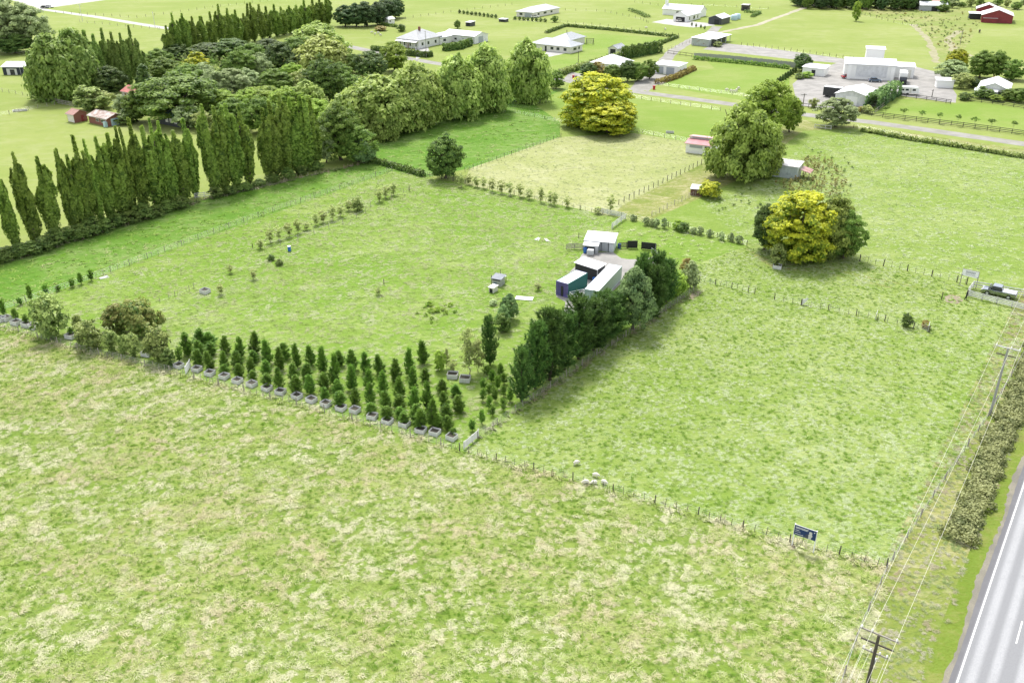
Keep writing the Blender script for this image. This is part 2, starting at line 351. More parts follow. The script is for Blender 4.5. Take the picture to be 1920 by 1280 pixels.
# lane and other roads
LANE = gravel('lane_seal', (.235, .225, .2), (.3, .29, .265)); YARD = gravel('yard_gravel', (.25, .24, .225), (.33, .315, .295)); PALEC = gravel('pale_concrete', (.36, .35, .33), (.45, .44, .42))
ribbon('lane', [(560, 68), (690, 95), (765, 110), (830, 121), (1060, 151), (1200, 173), (1300, 186), (1390, 198), (1500, 214), (1640, 230), (1920, 270), (2100, 296)], 5.2, .009, LANE, wob=.2)
ribbon('driveway', [(1195, 170), (1205, 155), (1232, 132), (1262, 96), (1300, 74), (1330, 64), (1345, 50)], 5, .008, LANE, wob=.3)
ribbon('driveway', [(1345, 62), (1420, 47), (1530, 7)], 3, .007, gravel('farm_track', (.3, .28, .2), (.4, .37, .27)), wob=.4)
ribbon('far_road', [(-60, 10), (80, 18), (180, 32), (290, 50), (400, 66)], 5, .008, PALEC, wob=.2)
sheet('far_yard', [(20, 0), (75, 17), (100, 14), (200, 0), (175, -6), (60, -6)], .006, PALEC)
ribbon('farm_track', [(1712, 46), (1735, 70), (1750, 95), (1756, 118)], 2.6, .008, gravel('dry_track', (.25, .24, .13), (.32, .3, .19)), wob=.8)
ribbon('farm_track', [(1800, 58), (1778, 75), (1790, 95), (1822, 106)], 3.2, .008, MATS['dry_track'], wob=.8)
sheet('gravel_yard', [(1486, 158), (1500, 146), (1545, 126), (1590, 112), (1660, 112), (1760, 136), (1775, 152), (1794, 178), (1792, 193), (1745, 188), (1680, 178), (1640, 200), (1560, 204), (1495, 198)], .013, YARD)
sheet('arena', [(1318, 93), (1345, 80), (1420, 88), (1600, 113), (1590, 120), (1490, 112)], .011, YARD)
sheet('forecourt', [(1222, 42), (1250, 36), (1330, 44), (1342, 48), (1300, 52), (1270, 49)], .011, PALEC)
sheet('forecourt', [(1022, 102), (1026, 94), (1062, 100), (1030, 107)], .011, PALEC)
sheet('forecourt', [(1055, 150), (1070, 135), (1095, 140), (1100, 155)], .012, YARD)
sheet('driveway', [(780, 112), (778, 85), (800, 80), (806, 100)], .010, PALEC)
sheet('driveway', [(1198, 165), (1225, 142), (1234, 139), (1275, 142), (1262, 150), (1230, 160), (1215, 172)], .010, LANE)
sheet('gravel_yard', [(1057, 590), (1060, 566), (1043, 556), (1041, 545), (1055, 522), (1078, 500), (1090, 478), (1096, 472), (1150, 473), (1157, 479), (1165, 484), (1178, 486), (1200, 486), (1222, 482), (1232, 474), (1243, 484), (1225, 500), (1185, 512), (1150, 545), (1120, 575), (1085, 592)], .008, YARD)
for pl in ([(1768, 557), (1782, 552), (1800, 556), (1806, 564), (1794, 570), (1775, 567)], [(1478, 1020), (1490, 1017), (1495, 1024), (1486, 1031), (1477, 1028)], [(1290, 560), (1300, 546), (1320, 545), (1308, 556), (1296, 566)]):
    sheet('bare_soil', pl, .010, gravel('bare_earth', (.24, .2, .14), (.3, .26, .18)))
for pl in ([(1400, 466), (1450, 492), (1560, 505), (1700, 535), (1800, 556)], [(1405, 474), (1450, 500), (1555, 513), (1690, 543), (1790, 562)]):
    ribbon('wheel_track', pl, .7, .009, pasture('sward_bank'), wob=.2)

# ------------------------------------------------------------------ plants
def quads(C, N, size, rng, asp=1.0, up=None):
    n = len(C); N = N/(np.linalg.norm(N, axis=1, keepdims=True)+1e-9)
    r = rng.normal(size=(n, 3)) if up is None else up
    A = np.cross(N, r); A /= np.linalg.norm(A, axis=1, keepdims=True)+1e-9; B = np.cross(N, A)
    s = (size*rng.uniform(.6, 1.35, n))[:, None] if np.isscalar(size) else size[:, None]
    A = A*s*.5; B = B*s*.5*asp
    V = np.stack([C-A-B*.2, C+B*-1, C+A-B*.2, C+B], 1).reshape(-1, 3)     # kite shaped leaf spray
    return V, np.arange(4*n).reshape(n, 4)
def leaf_mesh(name, V, F, mat, tip, rnd):
    me = np_mesh(name, V, F, mat); k = F.shape[1]
    a = me.attributes.new('tip', 'FLOAT', 'FACE'); a.data.foreach_set('value', np.asarray(tip, np.float32))
    a = me.attributes.new('rnd', 'FLOAT', 'FACE'); a.data.foreach_set('value', np.asarray(rnd, np.float32)); return me
def prof_fn(pts):
    x = [p[0] for p in pts]; y = [p[1] for p in pts]
    return lambda t: np.interp(t, x, y)
ROUND = prof_fn([(0, .45), (.12, .75), (.3, .97), (.5, 1), (.7, .88), (.85, .66), (.95, .38), (1, .08)])
DOME = prof_fn([(0, .82), (.15, .97), (.35, 1), (.55, .93), (.75, .74), (.9, .45), (1, .08)])
CONE = prof_fn([(0, .8), (.15, 1), (.4, .85), (.7, .5), (.9, .22), (1, .03)])
OVAL = prof_fn([(0, .5), (.15, .85), (.35, 1), (.6, .9), (.8, .65), (.93, .35), (1, .06)])
VASE = prof_fn([(0, .35), (.3, .7), (.6, 1), (.85, .85), (1, .25)])
def clump_crown(name, mat, seed, R, H, z0, prof, nc, cr, per, size, droop=0, lump=.18, asp=1.0, inner=.25, upbias=.5):
    """foliage built of leaf clumps set through an envelope with uneven outline"""
    rng = np.random.default_rng(seed)
    t = rng.beta(1.15, 1.0, nc*3); keep = rng.random(nc*3) < prof(t); t = t[keep][:nc]; nc = len(t)
    th = rng.uniform(0, 2*np.pi, nc)
    # uneven outline: low frequency lobes round the crown
    ph = rng.uniform(0, 6.28, 6)
    lobe = 1+lump*(np.sin(2*th+ph[0]+3*t)+.7*np.sin(3*th+ph[1]-5*t)+.5*np.sin(5*th+ph[2]+9*t))/1.5
    rad = np.where(rng.random(nc) < inner, rng.uniform(.2, .7, nc), rng.uniform(.78, 1.0, nc))
    r = R*prof(t)*rad*lobe - cr*.5; r = np.maximum(r, 0)
    C = np.stack([r*np.cos(th), r*np.sin(th), z0+t*(H-z0-cr*.4)+rng.normal(0, cr*.25, nc)], 1)
    crr = cr*rng.uniform(.6, 1.35, nc)
    ci = np.repeat(np.arange(nc), per); n = len(ci)
    D = rng.normal(size=(n, 3)); D /= np.linalg.norm(D, axis=1, keepdims=True)
    D[:, 2] = np.where(D[:, 2] < -.2, -D[:, 2]*.8, D[:, 2])
    rr = crr[ci]*rng.uniform(.55, 1.05, n)
    P = C[ci]+D*rr[:, None]*np.array([1, 1, .75])
    if droop:
        dr = rng.random(n)**1.5*droop*crr[ci]; P[:, 2] -= dr; P[:, :2] += D[:, :2]*(dr*.15)[:, None]
    P[:, 2] = np.maximum(P[:, 2], .05)
    out = P-np.array([0, 0, (z0+H)*.45]); out /= np.linalg.norm(out, axis=1, keepdims=True)+1e-9
    N = D*.8+out*.5+rng.normal(0, .45, (n, 3)); N[:, 2] += upbias
    V, F = quads(P, N, size, rng, asp, np.tile(np.array([[0, 0, 1.]]), (n, 1))+rng.normal(0, .5, (n, 3)) if asp != 1 else None)
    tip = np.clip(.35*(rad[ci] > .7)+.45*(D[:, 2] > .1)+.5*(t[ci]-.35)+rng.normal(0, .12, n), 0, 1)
    return leaf_mesh(name, V, F, mat, tip, rng.random(n))
def poplar_crown(name, mat, seed, H=20, R=2.0, nb=30, per=300, size=.4, fork=0):
    rng = np.random.default_rng(seed); Ps = []; Ns = []; tp = []
    for b in range(nb):
        main = b < 1+fork
        h0 = 0.03*H if main else H*rng.uniform(.02, .62); L = H*(rng.uniform(.93, 1) if main else 1)-h0
        L = L if main else L*rng.uniform(.35, .62)
        th = rng.uniform(0, 6.28); spread = (0 if (main and b == 0) else R*rng.uniform(.35, .95))
        if main and b: spread = R*.75; L = H*rng.uniform(.7, .9)
        k = per*(3 if main else 1); u = rng.random(k)**.85
        z = h0+u*L; rr = spread*np.minimum(1, .25+u*1.6)*(1-.35*np.maximum(0, u-.55)/.45)
        c = np.stack([rr*np.cos(th+.25*u), rr*np.sin(th+.25*u), z], 1)
        w = (R*.42*(1-u**1.6*.86) if main else R*.34*(1-u*.9))*np.minimum(1, .75+u*3)+.1
        D = rng.normal(size=(k, 3)); D[:, 2] *= .35; D /= np.linalg.norm(D, axis=1, keepdims=True)
        P = c+D*(w*rng.uniform(.5, 1.1, k))[:, None]
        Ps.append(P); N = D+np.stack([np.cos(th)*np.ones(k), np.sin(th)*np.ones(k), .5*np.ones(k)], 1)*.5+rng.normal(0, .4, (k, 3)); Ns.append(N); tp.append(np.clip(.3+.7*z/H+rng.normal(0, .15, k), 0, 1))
    P = np.concatenate(Ps); N = np.concatenate(Ns); n = len(P); P[:, 2] = np.maximum(P[:, 2], .1)
    V, F = quads(P, N, size, rng, 1.6, np.tile(np.array([[.2, 0, 0.]]), (n, 1))+rng.normal(0, .4, (n, 3)))
    return leaf_mesh(name, V, F, mat, np.concatenate(tp), rng.random(n))
def pine_crown(name, mat, seed, H, R, whorl=.36, nb=6, nper=24, L=.26, wd=.05, taper=.9, z0=.12, blunt=.25, sub=3):
    """whorls of rising branches that end in upright needle candles"""
    rng = np.random.default_rng(seed); C = []; Dn = []; ln = []; tp = []
    z = z0*H; lead = rng.normal(0, .03, 2)*H
    while z < H*.97:
        u = (z-z0*H)/(H-z0*H); rad = R*(blunt+(1-blunt)*(1-u)**taper)*min(1, .55+u*4)*rng.uniform(.8, 1.15)
        m = max(3, int(nb*(1-.4*u))); a0 = rng.uniform(0, 6.28)
        for b in range(m):
            a = a0+6.283*b/m+rng.normal(0, .25); el = R_(rng.uniform(18, 48)+22*u); Lb = min(rad/max(.62, math.cos(el)), (H*1.02-z)/max(.3, math.sin(el)))*rng.uniform(.75, 1.1)
            base = np.array([lead[0]*u, lead[1]*u, z]); d = np.array([math.cos(a)*math.cos(el), math.sin(a)*math.cos(el), math.sin(el)])
            for q in range(sub):
                f = (q+1)/sub; pt = base+d*Lb*f+np.array([0, 0, .12*Lb*f*f])
                pt[2] = min(pt[2], H*1.0)
                dd = d*.5+np.array([0, 0, .8])+rng.normal(0, .3, 3)
                if q < sub-1: dd = d+rng.normal(0, .6, 3)
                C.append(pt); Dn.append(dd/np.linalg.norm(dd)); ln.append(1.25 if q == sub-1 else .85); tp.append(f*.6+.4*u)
        C.append(np.array([lead[0]*u, lead[1]*u, z])); Dn.append(np.array([0, 0, 1.])); ln.append(1.1); tp.append(u)
        z += whorl*rng.uniform(.75, 1.25)
    C.append(np.array([lead[0], lead[1], H*.97])); Dn.append(np.array([0, 0, 1.])); ln.append(1.3); tp.append(1)
    C = np.array(C); Dn = np.array(Dn); ln = np.array(ln); tp = np.array(tp)
    ci = np.repeat(np.arange(len(C)), nper); n = len(ci); s = rng.random(n)
    st = C[ci]+Dn[ci]*((s-.4)*L*1.8)[:, None]
    d = Dn[ci]*.75+rng.normal(0, .55, (n, 3)); d /= np.linalg.norm(d, axis=1, keepdims=True)
    l = L*ln[ci]*rng.uniform(.7, 1.3, n)
    sd_ = np.cross(d, rng.normal(size=(n, 3))); sd_ /= np.linalg.norm(sd_, axis=1, keepdims=True)
    V = np.stack([st-sd_*wd*.5, st+sd_*wd*.5, st+d*l[:, None]+sd_*wd*.12], 1).reshape(-1, 3); V[:, 2] = np.maximum(V[:, 2], .03)
    return leaf_mesh(name, V, np.arange(3*n).reshape(n, 3), mat, np.clip(tp[ci]+rng.normal(0, .15, n), 0, 1), rng.random(n))
def trunk_mesh(name, mat, seed, h, r, fork=3, spread=.5, lim=.55, n=7):
    rng = random.Random(seed); m = MB()
    p = [Vector((0, 0, -.1))]; q = [r*1.25]
    for k in range(1, 5): p.append(Vector((rng.uniform(-.04, .04)*h, rng.uniform(-.04, .04)*h, h*lim*k/4))); q.append(r*(1-.12*k))
    m.tube(p, q, n)
    for b in range(fork):
        a = 6.283*b/max(1, fork)+rng.uniform(-.4, .4); st = p[3].lerp(p[4], rng.random()*.8); e = Vector((math.cos(a)*spread*h*rng.uniform(.5, 1), math.sin(a)*spread*h*rng.uniform(.5, 1), h*rng.uniform(.75, .95)))
        md = st.lerp(e, .5)+Vector((0, 0, -.04*h)); m.tube([st, md, e], [r*.55, r*.36, r*.1], 5)
    return m.mesh(name, mat, smooth=True)

# foliage colours
FO = {
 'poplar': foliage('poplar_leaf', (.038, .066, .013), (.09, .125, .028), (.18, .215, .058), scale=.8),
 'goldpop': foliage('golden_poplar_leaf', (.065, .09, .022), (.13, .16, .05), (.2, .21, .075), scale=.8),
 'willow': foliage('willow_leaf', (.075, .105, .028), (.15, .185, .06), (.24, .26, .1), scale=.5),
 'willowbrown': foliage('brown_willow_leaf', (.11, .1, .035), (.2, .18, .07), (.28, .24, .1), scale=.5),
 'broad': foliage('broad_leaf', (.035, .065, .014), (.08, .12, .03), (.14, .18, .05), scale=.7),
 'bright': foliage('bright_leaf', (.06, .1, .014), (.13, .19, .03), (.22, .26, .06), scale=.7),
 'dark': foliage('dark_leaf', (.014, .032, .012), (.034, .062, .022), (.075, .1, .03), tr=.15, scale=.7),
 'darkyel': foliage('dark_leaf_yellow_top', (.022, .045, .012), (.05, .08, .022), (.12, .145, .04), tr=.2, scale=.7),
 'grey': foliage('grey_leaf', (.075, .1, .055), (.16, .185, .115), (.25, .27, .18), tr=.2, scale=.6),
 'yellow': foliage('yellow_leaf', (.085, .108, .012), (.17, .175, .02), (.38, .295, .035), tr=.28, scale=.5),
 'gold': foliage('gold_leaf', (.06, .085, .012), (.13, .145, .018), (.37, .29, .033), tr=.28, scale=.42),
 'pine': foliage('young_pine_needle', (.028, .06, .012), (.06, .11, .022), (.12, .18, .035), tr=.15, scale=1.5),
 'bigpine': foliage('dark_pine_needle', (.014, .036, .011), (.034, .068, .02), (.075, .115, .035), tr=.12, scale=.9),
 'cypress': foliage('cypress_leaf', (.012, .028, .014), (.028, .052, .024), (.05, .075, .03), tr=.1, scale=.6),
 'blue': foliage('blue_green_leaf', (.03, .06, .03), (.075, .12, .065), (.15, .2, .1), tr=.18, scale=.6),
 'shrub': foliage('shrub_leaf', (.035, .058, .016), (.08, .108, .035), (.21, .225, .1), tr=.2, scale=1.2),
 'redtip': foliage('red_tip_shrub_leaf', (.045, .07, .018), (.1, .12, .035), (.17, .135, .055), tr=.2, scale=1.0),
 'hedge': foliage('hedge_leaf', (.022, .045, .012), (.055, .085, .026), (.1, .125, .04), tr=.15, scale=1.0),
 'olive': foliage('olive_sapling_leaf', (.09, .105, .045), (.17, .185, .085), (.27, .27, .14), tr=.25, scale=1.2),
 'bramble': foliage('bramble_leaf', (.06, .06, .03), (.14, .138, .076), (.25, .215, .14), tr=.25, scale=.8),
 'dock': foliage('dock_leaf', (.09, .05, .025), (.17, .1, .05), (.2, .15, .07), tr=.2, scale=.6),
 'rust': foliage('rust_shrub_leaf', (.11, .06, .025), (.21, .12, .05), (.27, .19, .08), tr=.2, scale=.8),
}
PROTO = {}
def proto(key, crowns, trunks, H, R): PROTO[key] = dict(c=crowns, t=trunks, H=H, R=R)
def many(f, n): return [f(i) for i in range(n)]
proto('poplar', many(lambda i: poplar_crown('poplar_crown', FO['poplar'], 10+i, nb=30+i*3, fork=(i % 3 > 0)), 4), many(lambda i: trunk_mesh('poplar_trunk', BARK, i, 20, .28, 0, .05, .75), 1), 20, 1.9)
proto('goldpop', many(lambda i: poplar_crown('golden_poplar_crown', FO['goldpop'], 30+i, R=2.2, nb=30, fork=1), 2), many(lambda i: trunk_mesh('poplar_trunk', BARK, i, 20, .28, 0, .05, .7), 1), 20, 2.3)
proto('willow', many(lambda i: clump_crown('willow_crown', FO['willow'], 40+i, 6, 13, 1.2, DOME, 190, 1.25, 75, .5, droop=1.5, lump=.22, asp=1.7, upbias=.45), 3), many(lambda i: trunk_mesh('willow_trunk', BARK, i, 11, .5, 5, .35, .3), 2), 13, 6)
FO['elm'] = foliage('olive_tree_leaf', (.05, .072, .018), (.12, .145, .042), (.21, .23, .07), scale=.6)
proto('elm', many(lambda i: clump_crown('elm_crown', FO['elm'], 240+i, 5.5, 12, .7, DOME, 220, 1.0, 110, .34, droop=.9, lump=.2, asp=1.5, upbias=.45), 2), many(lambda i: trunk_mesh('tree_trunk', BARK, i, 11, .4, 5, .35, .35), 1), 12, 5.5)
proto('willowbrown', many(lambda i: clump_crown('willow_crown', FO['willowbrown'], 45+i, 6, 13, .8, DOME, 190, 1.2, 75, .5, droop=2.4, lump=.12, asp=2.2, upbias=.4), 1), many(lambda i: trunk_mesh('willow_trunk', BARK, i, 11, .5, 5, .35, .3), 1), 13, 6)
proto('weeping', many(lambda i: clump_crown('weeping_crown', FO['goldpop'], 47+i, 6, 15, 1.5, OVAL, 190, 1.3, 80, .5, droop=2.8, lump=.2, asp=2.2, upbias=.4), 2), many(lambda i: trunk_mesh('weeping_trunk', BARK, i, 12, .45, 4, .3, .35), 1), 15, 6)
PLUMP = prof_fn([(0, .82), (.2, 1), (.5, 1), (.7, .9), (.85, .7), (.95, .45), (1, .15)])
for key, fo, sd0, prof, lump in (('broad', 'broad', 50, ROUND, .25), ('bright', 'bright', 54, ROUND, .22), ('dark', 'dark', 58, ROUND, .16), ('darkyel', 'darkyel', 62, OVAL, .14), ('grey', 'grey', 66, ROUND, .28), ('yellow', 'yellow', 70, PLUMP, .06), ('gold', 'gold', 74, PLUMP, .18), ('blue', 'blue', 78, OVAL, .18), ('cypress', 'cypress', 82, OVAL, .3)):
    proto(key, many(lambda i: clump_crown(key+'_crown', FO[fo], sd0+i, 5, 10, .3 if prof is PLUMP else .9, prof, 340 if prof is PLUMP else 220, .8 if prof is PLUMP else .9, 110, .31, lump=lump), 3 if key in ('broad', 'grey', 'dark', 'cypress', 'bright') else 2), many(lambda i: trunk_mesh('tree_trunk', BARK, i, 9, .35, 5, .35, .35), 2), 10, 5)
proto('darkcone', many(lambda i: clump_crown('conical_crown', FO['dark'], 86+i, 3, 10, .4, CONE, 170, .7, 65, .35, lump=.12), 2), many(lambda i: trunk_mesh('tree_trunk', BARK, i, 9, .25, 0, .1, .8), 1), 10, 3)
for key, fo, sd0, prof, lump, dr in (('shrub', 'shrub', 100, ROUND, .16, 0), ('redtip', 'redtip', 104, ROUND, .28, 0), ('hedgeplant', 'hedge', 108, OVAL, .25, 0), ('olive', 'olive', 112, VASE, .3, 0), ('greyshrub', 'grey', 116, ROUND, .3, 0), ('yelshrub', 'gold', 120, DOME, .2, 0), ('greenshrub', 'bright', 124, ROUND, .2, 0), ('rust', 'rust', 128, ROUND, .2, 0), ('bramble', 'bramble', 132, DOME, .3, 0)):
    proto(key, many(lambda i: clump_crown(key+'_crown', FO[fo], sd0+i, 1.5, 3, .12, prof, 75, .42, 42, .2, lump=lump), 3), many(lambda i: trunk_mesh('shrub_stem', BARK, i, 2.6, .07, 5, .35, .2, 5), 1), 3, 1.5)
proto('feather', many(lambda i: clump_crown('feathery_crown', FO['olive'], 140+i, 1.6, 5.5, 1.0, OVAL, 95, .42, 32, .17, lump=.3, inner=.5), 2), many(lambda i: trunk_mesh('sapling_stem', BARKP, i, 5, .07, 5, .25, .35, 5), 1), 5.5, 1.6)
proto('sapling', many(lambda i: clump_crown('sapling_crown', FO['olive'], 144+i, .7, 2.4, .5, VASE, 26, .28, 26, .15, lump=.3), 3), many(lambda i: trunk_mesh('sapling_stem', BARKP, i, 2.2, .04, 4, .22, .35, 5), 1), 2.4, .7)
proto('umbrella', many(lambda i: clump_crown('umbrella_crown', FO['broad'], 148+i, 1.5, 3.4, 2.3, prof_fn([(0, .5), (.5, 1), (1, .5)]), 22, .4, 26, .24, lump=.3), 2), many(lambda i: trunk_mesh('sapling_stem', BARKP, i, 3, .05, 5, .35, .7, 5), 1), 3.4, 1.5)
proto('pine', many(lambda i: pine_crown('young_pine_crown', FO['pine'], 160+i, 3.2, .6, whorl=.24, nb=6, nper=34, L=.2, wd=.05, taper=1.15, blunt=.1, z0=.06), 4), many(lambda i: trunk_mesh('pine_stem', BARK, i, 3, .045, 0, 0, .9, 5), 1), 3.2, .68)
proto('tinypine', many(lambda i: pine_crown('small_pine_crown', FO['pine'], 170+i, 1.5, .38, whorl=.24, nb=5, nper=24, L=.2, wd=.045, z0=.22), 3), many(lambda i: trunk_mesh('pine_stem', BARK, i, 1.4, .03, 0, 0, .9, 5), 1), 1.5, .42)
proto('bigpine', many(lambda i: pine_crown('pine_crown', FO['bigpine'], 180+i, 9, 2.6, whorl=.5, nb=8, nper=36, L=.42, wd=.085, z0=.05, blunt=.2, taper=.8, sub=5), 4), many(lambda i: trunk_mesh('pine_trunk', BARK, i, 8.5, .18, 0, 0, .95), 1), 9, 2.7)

NPL = [0]
def plant(kind, name, px, py, ty, wpx, label, cat='tree', group=None, h=None, wm=None, rz=None):
    P = PROTO[kind]; B = G(px, py); h = h or HT(B, ty); wm = wm or wpx/PPM(B, h*.5); NPL[0] += 1; i = NPL[0]
    e = empty(name, B, rz if rz is not None else (i*2.399) % 6.283, label, cat, group)
    e.scale = (wm/(2*P['R']), wm/(2*P['R'])*random.uniform(.94, 1.06), h/P['H'])
    mobj('trunk', P['t'][i % len(P['t'])], None, e); mobj('crown', P['c'][(i*7+i//3) % len(P['c'])], None, e)
    return e

# ------------------------------------------------------------------ rows of poplars
for k, (x, ty) in enumerate([(5, 297), (42, 276), (80, 284), (116, 267), (131, 290), (148, 254), (165, 260), (186, 247), (207, 241), (223, 225), (248, 221), (268, 236), (283, 221), (297, 219), (320, 237), (341, 212)]):
    bx = x+27; plant('poplar', 'poplar_tree', bx, 480-.302*bx, ty, 28+5*(k % 3), 'tall columnar poplar in the row above the dark hedge beside the long green strip', 'tree', 'poplar row along the long strip')
for bx, x in ((-18, -45), (-50, -80), (-85, -118)):
    plant('poplar', 'poplar_tree', bx, 480-.302*bx, 300, 36, 'tall columnar poplar in the row above the dark hedge beside the long green strip', 'tree', 'poplar row along the long strip')
for k, (bx, by, ty, wd) in enumerate([(404, 364, 186, 34), (424, 358, 190, 36), (446, 353, 183, 36), (468, 347, 196, 36), (508, 336, 202, 34), (522, 334, 188, 34), (541, 328, 167, 36), (558, 324, 176, 34), (577, 320, 169, 36), (594, 316, 184, 32)]):
    plant('poplar', 'poplar_tree', bx, by, ty, wd, 'columnar poplar in the dense clump between the farm gate and the dark broadleaf trees', 'tree', 'poplar clump by the farm gate')
for k, (x, ty) in enumerate([(308, 48), (322, 24), (340, 21), (357, 27), (371, 26), (390, 22), (407, 8), (422, 15), (436, 15), (450, 22), (465, 0), (480, 8), (492, 12), (507, 8), (519, 10), (534, 8), (547, 6), (562, 0), (577, -4), (590, -6), (602, -9)]):
    bx = x+13; plant('poplar', 'poplar_tree', bx, 116-.215*(bx-300), ty, 22, 'slim columnar poplar in the far row behind the grove', 'tree', 'far poplar row behind the grove')
for bx, by, ty, wd in ((195, 168, 58, 36), (212, 166, 52, 32), (228, 166, 54, 30), (244, 164, 56, 30), (262, 162, 47, 28), (180, 170, 50, 44), (162, 168, 56, 44), (272, 160, 78, 24)):
    plant('goldpop', 'golden_poplar_tree', bx, by, ty, wd, 'yellowish columnar poplar beside the weeping trees near the rusty sheds', 'tree', 'yellowish poplars by the weeping trees')
plant('weeping', 'weeping_tree', 114, 186, 60, 104, 'large pale weeping tree at the near end of the yellowish poplars')
plant('weeping', 'weeping_tree', 152, 180, 50, 92, 'tall weeping tree rising between the pale weeping tree and yellowish poplars')
for bx, by, ty, wd, kd, lb in ((18, 98, -8, 80, 'grey', 'big grey-green tree at the end of the pale far yard'), (62, 95, 4, 80, 'grey', 'wide grey-green tree spreading beside the navy shed'), (-30, 92, -20, 90, 'grey', 'grey-green tree standing beyond the navy shed'), (30, 100, 60, 70, 'dark', 'low dark scrub under the big grey-green trees')):
    plant(kd, 'broadleaf_tree', bx, by, ty, wd, lb)
# ------------------------------------------------------------------ grove between the sheds and the willows
for a in [
 ('dark', 212, 180, 123, 52, 'dark rounded tree behind the small pink roof'),
 ('darkcone', 276, 180, 117, 40, 'dark conical tree beside the small pink roof'),
 ('broad', 340, 226, 137, 132, 'broad spreading dark green tree over the shed with white windows'),
 ('shrub', 172, 206, 160, 56, 'grey-green bush beside the rusty shed and wire pen'),
 ('olive', 195, 203, 172, 40, 'pale leafed bush leaning over the rusty shed roof'),
 ('greyshrub', 230, 213, 178, 30, 'pale green bush at the gable end of the rusty shed'),
 ('broad', 258, 228, 172, 44, 'dark bushy tree right beside the rusty shed'),
 ('hedgeplant', 240, 232, 205, 40, 'low dark bush at the foot of the rusty shed'),
 ('greyshrub', 352, 240, 192, 46, 'grey bush at the end of the shed with white windows'),
 ('olive', 385, 246, 210, 34, 'brownish bush between the grey bush and first clump poplar'),
 ('broad', 310, 152, 108, 56, 'olive brush clump below the far poplar row'),
 ('yelshrub', 372, 142, 98, 52, 'small tree with yellow autumn sprays below the far poplars'),
 ('grey', 405, 188, 132, 46, 'pale grey-green tree behind the broad spreading tree'),
 ('grey', 440, 185, 128, 56, 'silvery rounded tree in the middle of the grove'),
 ('darkcone', 424, 150, 110, 22, 'small pale conifer rising from the grove'),
 ('broad', 455, 160, 92, 60, 'mid green tree below the tallest far poplars'),
 ('bright', 470, 215, 165, 52, 'light green tree behind the poplar clump'),
 ('dark', 395, 112, 80, 70, 'dark low tree under the far poplar row'),
 ('dark', 440, 112, 72, 60, 'dark bushy tree under the tall far poplars'),
 ('grey', 490, 155, 98, 44, 'pale teal tree beside the dark tree in the grove'),
 ('dark', 527, 138, 78, 56, 'dark green tree between pale teal tree and brown willow'),
 ('bright', 548, 160, 118, 42, 'small bright green tree in the grove clearing'),
 ('olive', 575, 178, 132, 44, 'pale shrub beside the dark yellow-topped tree'),
 ('bright', 500, 210, 160, 70, 'yellow-green tree behind the poplar clump tops'),
 ('bright', 545, 235, 165, 78, 'yellow-green rounded tree directly behind the dense poplars'),
 ('willow', 600, 112, 40, 92, 'olive-gold topped tree above the brown willow'),
 ('willowbrown', 608, 138, 66, 96, 'brown-gold weeping willow in the grove'),
 ('broad', 640, 128, 85, 40, 'green tree right of the brown-gold willow'),
 ('darkyel', 613, 198, 104, 70, 'tall dark tree with yellow-green top in front of the brown willow'),
 ('broad', 662, 138, 100, 34, 'slender leafy tree beside the brown-gold willow'),
 ('dark', 697, 148, 96, 56, 'dark blue-green tree behind the first willow'),
 ('bright', 740, 134, 78, 50, 'bright round leafy tree in front of the hedged villa'),
 ('bright', 600, 240, 186, 56, 'yellow-green bush between poplars and dark broadleaf tree'),
 ('broad', 640, 300, 196, 78, 'dark broadleaf tree at the end of the poplar clump'),
 ('broad', 672, 304, 235, 60, 'leafy low tree between dark broadleaf and first willow'),
 ('blue', 682, 306, 262, 40, 'small blue-green shrub tree at the strip corner'),
 ('grey', 612, 305, 235, 34, 'greyish bare-twigged bush against the dark broadleaf tree'),
 ('broad', 300, 130, 92, 44, 'green bushy tree at the near end of the far poplars'), ('dark', 330, 112, 82, 46, 'dark rounded tree under the first far poplars'),
 ('broad', 358, 170, 120, 60, 'mid green tree behind the broad spreading tree crown'), ('grey', 385, 165, 118, 48, 'soft grey-green tree beside the yellow sprayed tree'),
 ('broad', 478, 128, 82, 50, 'leafy green tree under the middle far poplars'), ('dark', 505, 112, 72, 50, 'dark spreading tree below the far poplar end'),
 ('broad', 520, 178, 130, 56, 'olive green tree in the grove centre'), ('grey', 470, 175, 128, 44, 'pale leafed tree between the silvery and teal trees'),
 ('broad', 560, 120, 68, 60, 'green tree left of the olive-gold topped tree'), ('dark', 565, 142, 100, 44, 'dark low tree at the foot of the brown willow'),
 ('bright', 420, 215, 168, 60, 'light green tree beside the broad spreading tree'), ('broad', 440, 240, 185, 60, 'green tree behind the first clump poplars'),
 ('broad', 488, 250, 180, 60, 'dense green tree filling between poplar clumps'), ('willow', 580, 215, 150, 60, 'soft yellow-green tree below the dark yellow-topped tree'),
 ('broad', 655, 190, 138, 50, 'green tree between dark yellow-topped tree and first willow'), ('olive', 560, 205, 168, 50, 'pale scrub behind the dense poplars'),
 ('broad', 640, 160, 118, 44, 'small green tree beside the dark tall tree'), ('bright', 625, 270, 205, 60, 'fresh green tree behind the dark broadleaf tree'),
]: plant(a[0], ('willow_tree' if 'willow' in a[0] else 'conifer_tree' if a[0] == 'darkcone' else 'shrub' if a[0] in ('shrub', 'olive', 'greyshrub', 'hedgeplant', 'yelshrub') else 'broadleaf_tree'), a[1], a[2], a[3], a[4]*1.15, a[5], 'shrub' if a[0] in ('shrub', 'olive', 'greyshrub', 'hedgeplant') else 'tree')
